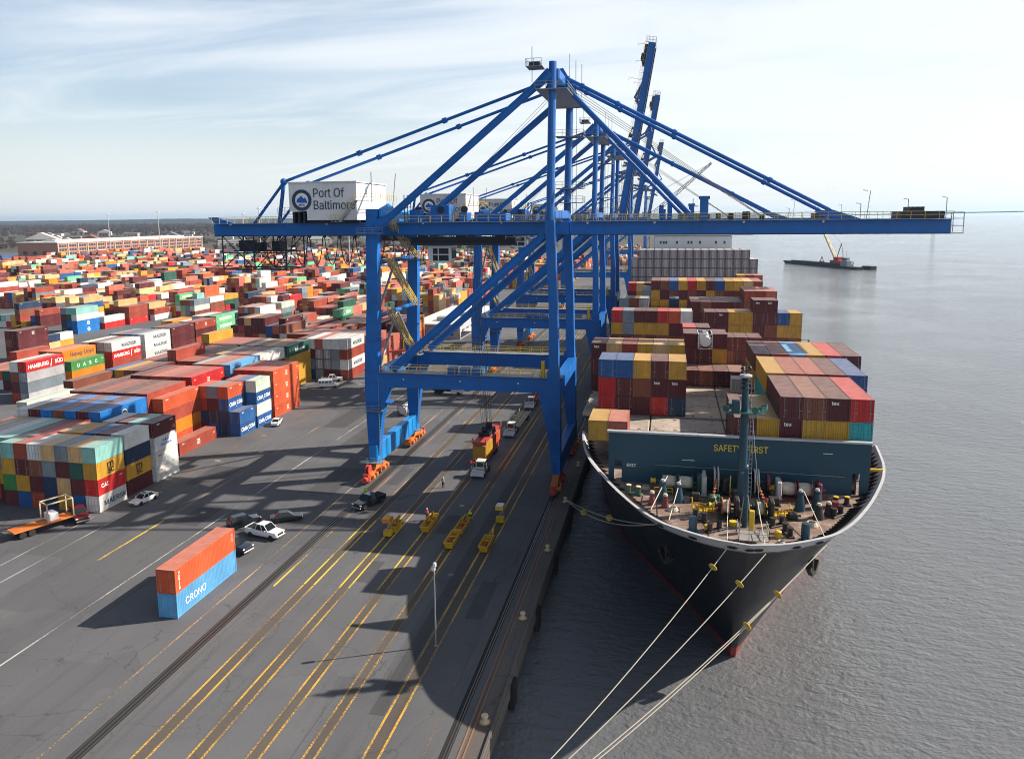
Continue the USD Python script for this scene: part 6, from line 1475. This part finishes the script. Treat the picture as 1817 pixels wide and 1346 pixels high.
# ---------------------------------------------------------------- people
import manifold3d as m3
plain("skin", (.42, .24, .17), .6); plain("cloth_black", (.015, .015, .018), .9); plain("cloth_neon", (.50, .72, .02), .8); plain("cloth_red", (.42, .05, .06), .9); plain("cloth_grey", (.30, .30, .27), .9); plain("helmet_white", (.72, .72, .70), .35); plain("helmet_red", (.5, .04, .03), .4); plain("boot", (.03, .022, .016), .8); plain("cloth_blue", (.04, .06, .12), .9)
def hull_chain(parts, ref=.035):
    b = None
    for (p, r), (q, s) in parts:
        a = m3.Manifold.batch_hull([m3.Manifold.sphere(r, 12).translate(p), m3.Manifold.sphere(s, 12).translate(q)]); b = a if b is None else b + a
    b = b.refine_to_length(ref); me = b.to_mesh(); t = trimesh.Trimesh(me.vert_properties[:, :3], me.tri_verts); trimesh.smoothing.filter_taubin(t, iterations=6); return t
def person(label, loc, rz, vest, legs, hat, arms="down", lean=0.0):
    t = thing("person", label, "person", loc, rz); up = lambda z: lean * max(0, z - .9)
    J = dict(hipL=(-.10, 0, .92), hipR=(.10, 0, .92), knL=(-.11, -.03, .50), knR=(.12, .04, .50), anL=(-.12, .02, .09), anR=(.13, .06, .09), toL=(-.14, -.16, .05), toR=(.15, -.12, .05), pel=(0, 0, .98), che=(0, -up(1.3), 1.30), nk=(0, -up(1.5), 1.50), hd=(0, -up(1.63) - .01, 1.63), hd2=(0, -up(1.7) + .02, 1.69), shL=(-.19, -up(1.42), 1.42), shR=(.19, -up(1.42), 1.42))
    if arms == "fold": J.update(elL=(-.28, -.06 - up(1.2), 1.16), elR=(.28, -.06 - up(1.2), 1.16), haL=(-.10, -.30 - up(1.2), 1.20), haR=(.12, -.30 - up(1.2), 1.14))
    else: J.update(elL=(-.26, .02 - up(1.15), 1.14), elR=(.26, .03 - up(1.15), 1.14), haL=(-.28, -.08 - up(.95), .90), haR=(.29, -.06 - up(.95), .90))
    limbs = []
    for s in "LR":
        limbs += [((J["hip" + s], .085), (J["kn" + s], .058)), ((J["kn" + s], .058), (J["an" + s], .04)), ((J["an" + s], .042), (J["to" + s], .032)), ((J["sh" + s], .052), (J["el" + s], .042)), ((J["el" + s], .042), (J["ha" + s], .028)), ((J["nk"], .055), (J["sh" + s], .055)), ((J["pel"], .10), (J["hip" + s], .09))]
        h = np.array(J["ha" + s]); d = h - np.array(J["el" + s]); d /= np.linalg.norm(d); limbs.append(((tuple(h), .03), (tuple(h + d * .07), .032)))
        for k in range(4):
            a = h + d * .08 + np.array([(k - 1.5) * .017, 0, 0]); limbs.append(((tuple(a), .0095), (tuple(a + d * (.055 + .012 * (k in (1, 2))) + np.array([0, -.015, 0])), .008)))
        a = h + d * .02; limbs.append(((tuple(a), .011), (tuple(a + d * .045 + np.array([.03 if s == "L" else -.03, -.015, 0])), .009)))
    limbs += [((J["pel"], .125), (J["che"], .145)), ((J["che"], .13), (J["nk"], .06)), ((J["nk"], .055), (J["hd"], .06)), ((J["hd"], .082), (J["hd2"], .09)), ((tuple(np.array(J["hd"]) + (0, -.085, .01)), .016), (tuple(np.array(J["hd"]) + (0, -.07, .05)), .012))]
    for s in (-1, 1): limbs.append(((tuple(np.array(J["hd"]) + (s * .085, .01, .02)), .014), (tuple(np.array(J["hd"]) + (s * .09, .015, .05)), .014)))
    MB().tm(hull_chain(limbs, .03)).build("body", "skin", t, True)
    fc = MB()
    for s in (-1, 1): fc.ball(tuple(np.array(J["hd"]) + (s * .032, -.082, .045)), .012, 1)
    fc.box(-.025, .025, J["hd"][1] - .088, J["hd"][1] - .078, J["hd"][2] - .045, J["hd"][2] - .035); fc.build("face", "cloth_black", t)
    tr = []
    for s in "LR": tr += [((J["pel"], .125), (J["hip" + s], .115)), ((J["hip" + s], .108), (J["kn" + s], .078)), ((J["kn" + s], .078), (J["an" + s], .062))]
    MB().tm(hull_chain(tr, .05)).build("trousers", legs, t, True)
    js = [((J["pel"], .145), (J["che"], .170)), ((J["che"], .160), (J["nk"], .075))]
    for s in "LR": js += [((J["nk"], .08), (J["sh" + s], .078)), ((J["sh" + s], .078), (J["el" + s], .062)), ((J["el" + s], .062), (tuple(np.array(J["ha" + s]) * .85 + np.array(J["el" + s]) * .15), .046))]
    MB().tm(hull_chain(js, .05)).build("jacket", vest, t, True)
    bt = []
    for s in "LR": bt.append(((J["an" + s], .06), (J["to" + s], .05)))
    MB().tm(hull_chain(bt, .04)).build("boots", "boot", t, True)
    c = np.array(J["hd2"]); MB().revolve([(.135, .0), (.125, .02), (.115, .075), (.07, .125), (.01, .14)], c + (0, 0, .0), n=16).build("helmet", hat, t, True)
    return t
person("person in a neon vest standing behind the black pickup by the crane leg", (-47.6, 111.6, .012), .3, "cloth_neon", "cloth_black", "helmet_white")
person("person in grey with a white helmet standing alone in the lanes", (-36.5, 118.4, .012), .2, "cloth_grey", "cloth_black", "helmet_white", "fold")
person("person in a red jacket with folded arms beside a yellow bin", (-34.9, 104.6, .012), .6, "cloth_red", "cloth_blue", "helmet_white", "fold")
person("person in a neon yellow jacket bending over a yellow bin", (-28.4, 105.4, .012), .2, "cloth_neon", "cloth_black", "cloth_neon", "fold", .35)

# ---------------------------------------------------------------- barge with crane, gulls
t = thing("crane_barge", "long dark barge with a lattice crane and a tug on the water", "barge", (0, 0, 0))
A = np.array((121.0, 824.0, -3.0)); Bq = A + .84 * (np.array((179.0, 706.0, -3.0)) - A); d = (Bq - A) / np.linalg.norm(Bq - A); nrm = np.array([-d[1], d[0], 0]); Lb = np.linalg.norm(Bq - A)
P = lambda s, w, z: A + d * s + nrm * w + np.array([0, 0, z])
def bx(mb, s0, s1, w0, w1, z0, z1, bow=0):
    v = [P(s, w, z) for z in (z0, z1) for s, w in ((s0 + (bow if z == z0 else 0), w0), (s1, w0), (s1, w1), (s0 + (bow if z == z0 else 0), w1))]
    return mb.add(v, [(0, 3, 2, 1), (4, 5, 6, 7), (0, 1, 5, 4), (1, 2, 6, 5), (2, 3, 7, 6), (3, 0, 4, 7)])
paint("barge_hull", (.018, .035, .032), .6, 0, .15, .4, (.06, .04, .03), .3, 0)
bx(bx(MB(), 0, Lb * .80, -7, 7, -1, 2.6, 5), 14, Lb * .78, -7, -6.4, 2.6, 3.9).build("barge_hull", "barge_hull", t)
bx(bx(MB(), 16, 58, -5, 5, 2.6, 3.4), 62, 74, -5, 5, 2.6, 3.8).build("cargo_bed", "dark_steel", t)
bx(bx(MB(), Lb * .64, Lb * .79, -5, 5, 2.6, 6.4), Lb * .66, Lb * .72, -3, 3, 6.4, 9.5).build("crane_house", "bogie_red", t)
jib = MB(); a, b = P(Lb * .655, 0, 8), P(Lb * .655 - 30, 0, 46)
for u in (-1.1, 1.1):
    for w in (-1.1, 1.1): jib.beam(a + nrm * u + d * w * .8, b + nrm * u * .4 + d * w * .4, .55)
for k in range(14):
    q, q2 = k / 14, (k + 1) / 14; c0, c1 = a + (b - a) * q, a + (b - a) * q2; s = 1 if k % 2 else -1; jib.beam(c0 + nrm * s, c1 - nrm * s, .22); jib.beam(c0 + d * s, c1 - d * s, .22)
jib.build("lattice_jib", "cream_paint", t)
g = MB(); g.beam(P(Lb * .67, 0, 9), P(Lb * .72, 0, 22), .5); g.beam(P(Lb * .75, 0, 9), P(Lb * .72, 0, 22), .3); g.tube(P(Lb * .72, 0, 22), b, .1, 4); g.build("gantry", "dark_steel", t)
gr = MB(); gr.beam(P(50, 0, 4), P(52.5, 0, 9), .5); gr.beam(P(55, 0, 4), P(52.5, 0, 9), .5); gr.beam(P(49, 0, 4), P(56, 0, 4), .8); gr.build("grab", "dark_steel", t)
t2 = thing("tug_boat", "small tug with a blue grey wheelhouse pushing the barge", "boat", (0, 0, 0))
bx(bx(MB(), Lb * .80 + 1, Lb * 1.02, -9, -2, -1, 2.2), Lb * .96, Lb * 1.06, 2, 8, -1, 3.0, -3).build("hull", "barge_hull", t2)
bx(bx(MB(), Lb * .81, Lb * .89, -8, -3, 2.2, 6.8), Lb * .82, Lb * .87, -7.5, -3.5, 6.8, 9.8).build("wheelhouse", "bridge_steel", t2); bx(MB(), Lb * .815, Lb * .885, -7.56, -7.5, 7.8, 9.2).build("window", "window_dark", t2); m = MB(); m.beam(P(Lb * .85, -5.5, 9.8), P(Lb * .85, -5.5, 15), .3); m.beam(P(Lb * .93, -5, 2), P(Lb * .93, -5, 7), .8); m.build("mast", "cream_paint", t2)
for lab, (x, y, z) in (("lone gull flying below the boom's outer end", (150, 560, 24)),):
    t = thing("gull", lab, "bird", (x, y, z)); MB().ball((0, 0, 0), .28, 1, (.6, 1.6, .6)).build("body", "house_white", t)
    w = MB(); w.add([(0, -.2, 0), (0, .25, 0), (.55, .1, .25), (.6, -.15, .22), (1.2, .15, .05)], [(0, 1, 2), (0, 2, 3), (3, 2, 4)]); w.add([(0, -.2, 0), (0, .25, 0), (-.55, .1, .25), (-.6, -.15, .22), (-1.2, .15, .05)], [(1, 0, 2), (2, 0, 3), (2, 3, 4)]); w.build("wing", "cloth_grey", t)

# container handler in the yard and a lattice crane far down the quay
t = thing("container_handler", "teal container handler with a tall mast beyond the near crane leg", "handler", (-79.5, 221.0, .012), .5)
MB().box(-1.6, 1.6, -3.6, 3.2, 1.0, 2.2, .1).build("body", "crane_sky_blue", t); MB().prism([(-1.2, 2.2), (-1.0, 3.9), (.8, 3.9), (1.0, 2.2)], "x", -.8, .8).build("cab", "house_white", t)
for s in (-.806, .806): MB().box(s - .004, s + .004, -.8, .6, 2.6, 3.7).build("cab_window", "glass", t)
for s in (-1, 1): MB().box(s * 1.0 - .15, s * 1.0 + .15, -4.2, -3.7, .6, 9.5).build("mast", "safety_yellow", t)
MB().box(-6.0, 6.0, -4.8, -4.3, 5.0, 5.6, .05).build("spreader", "bogie_red", t)
for x in (-1.5, 1.5):
    for y, r in ((-2.6, .85), (2.2, .7)): wheel(t, x, y, r, .6, "safety_yellow")
t = thing("lattice_crane", "pale lattice boom crane far along the quay, behind the raised booms", "crane", (-8.0, 640.0, 0))
paint("far_lattice", (.34, .33, .34), .7, 0, .05, .1, (.3, .3, .3), .2, .03)
lc = MB()
for u in (-1.4, 1.4):
    for w in (-1.4, 1.4): lc.beam((-9 + w * .7, u, 44 - w), (40 + w * .3, u * .5, 87 - w * .4), .55)
for k in range(16):
    q0, q1 = k / 16, (k + 1) / 16; p0 = np.array((-9 + 49 * q0, 0, 44 + 43 * q0)); p1 = np.array((-9 + 49 * q1, 0, 44 + 43 * q1)); s = 1.3 if k % 2 else -1.3; lc.beam(p0 + (0, s, 0), p1 - (0, s, 0), .35); lc.beam(p0 + (s * .6, 0, -s * .6), p1 - (s * .6, 0, -s * .6), .35)
lc.build("lattice_boom", "far_lattice", t); tw = MB()
for x in (-13, -7):
    for y in (-3, 3): tw.beam((x, y, 0), (x + (1.5 if x < -10 else -1), y, 44), 1.0)
for z in range(4, 44, 8): tw.beam((-13, -3, z), (-8, -3, z + 8), .5); tw.beam((-12, -3, z), (-8, -3, z), .5)
tw.build("tower", "far_lattice", t); MB().box(-14, -6, -4, 4, 44, 49, .3).build("cab_house", "house_white", t); MB().tube((-10, 0, 60), (40, 0, 87), .15, 4).beam((-11, 0, 48), (-10, 0, 61), .8).build("stay", "far_lattice", t)
# ---------------------------------------------------------------- air
usdkit.material(stage, "/World/Looks/haze", {"v": ("principled_volume", {"color": (.52, .74, 1.0), "density": HAZE, "anisotropy": .35})}, [], volume="v.volume")
hz = usdkit.mesh(stage, "/World/haze", trimesh.creation.box(bounds=[(-20100, -500, -10.5), (20100, 20100, 175)]), "/World/Looks/haze")
tag(hz, kind="stuff")
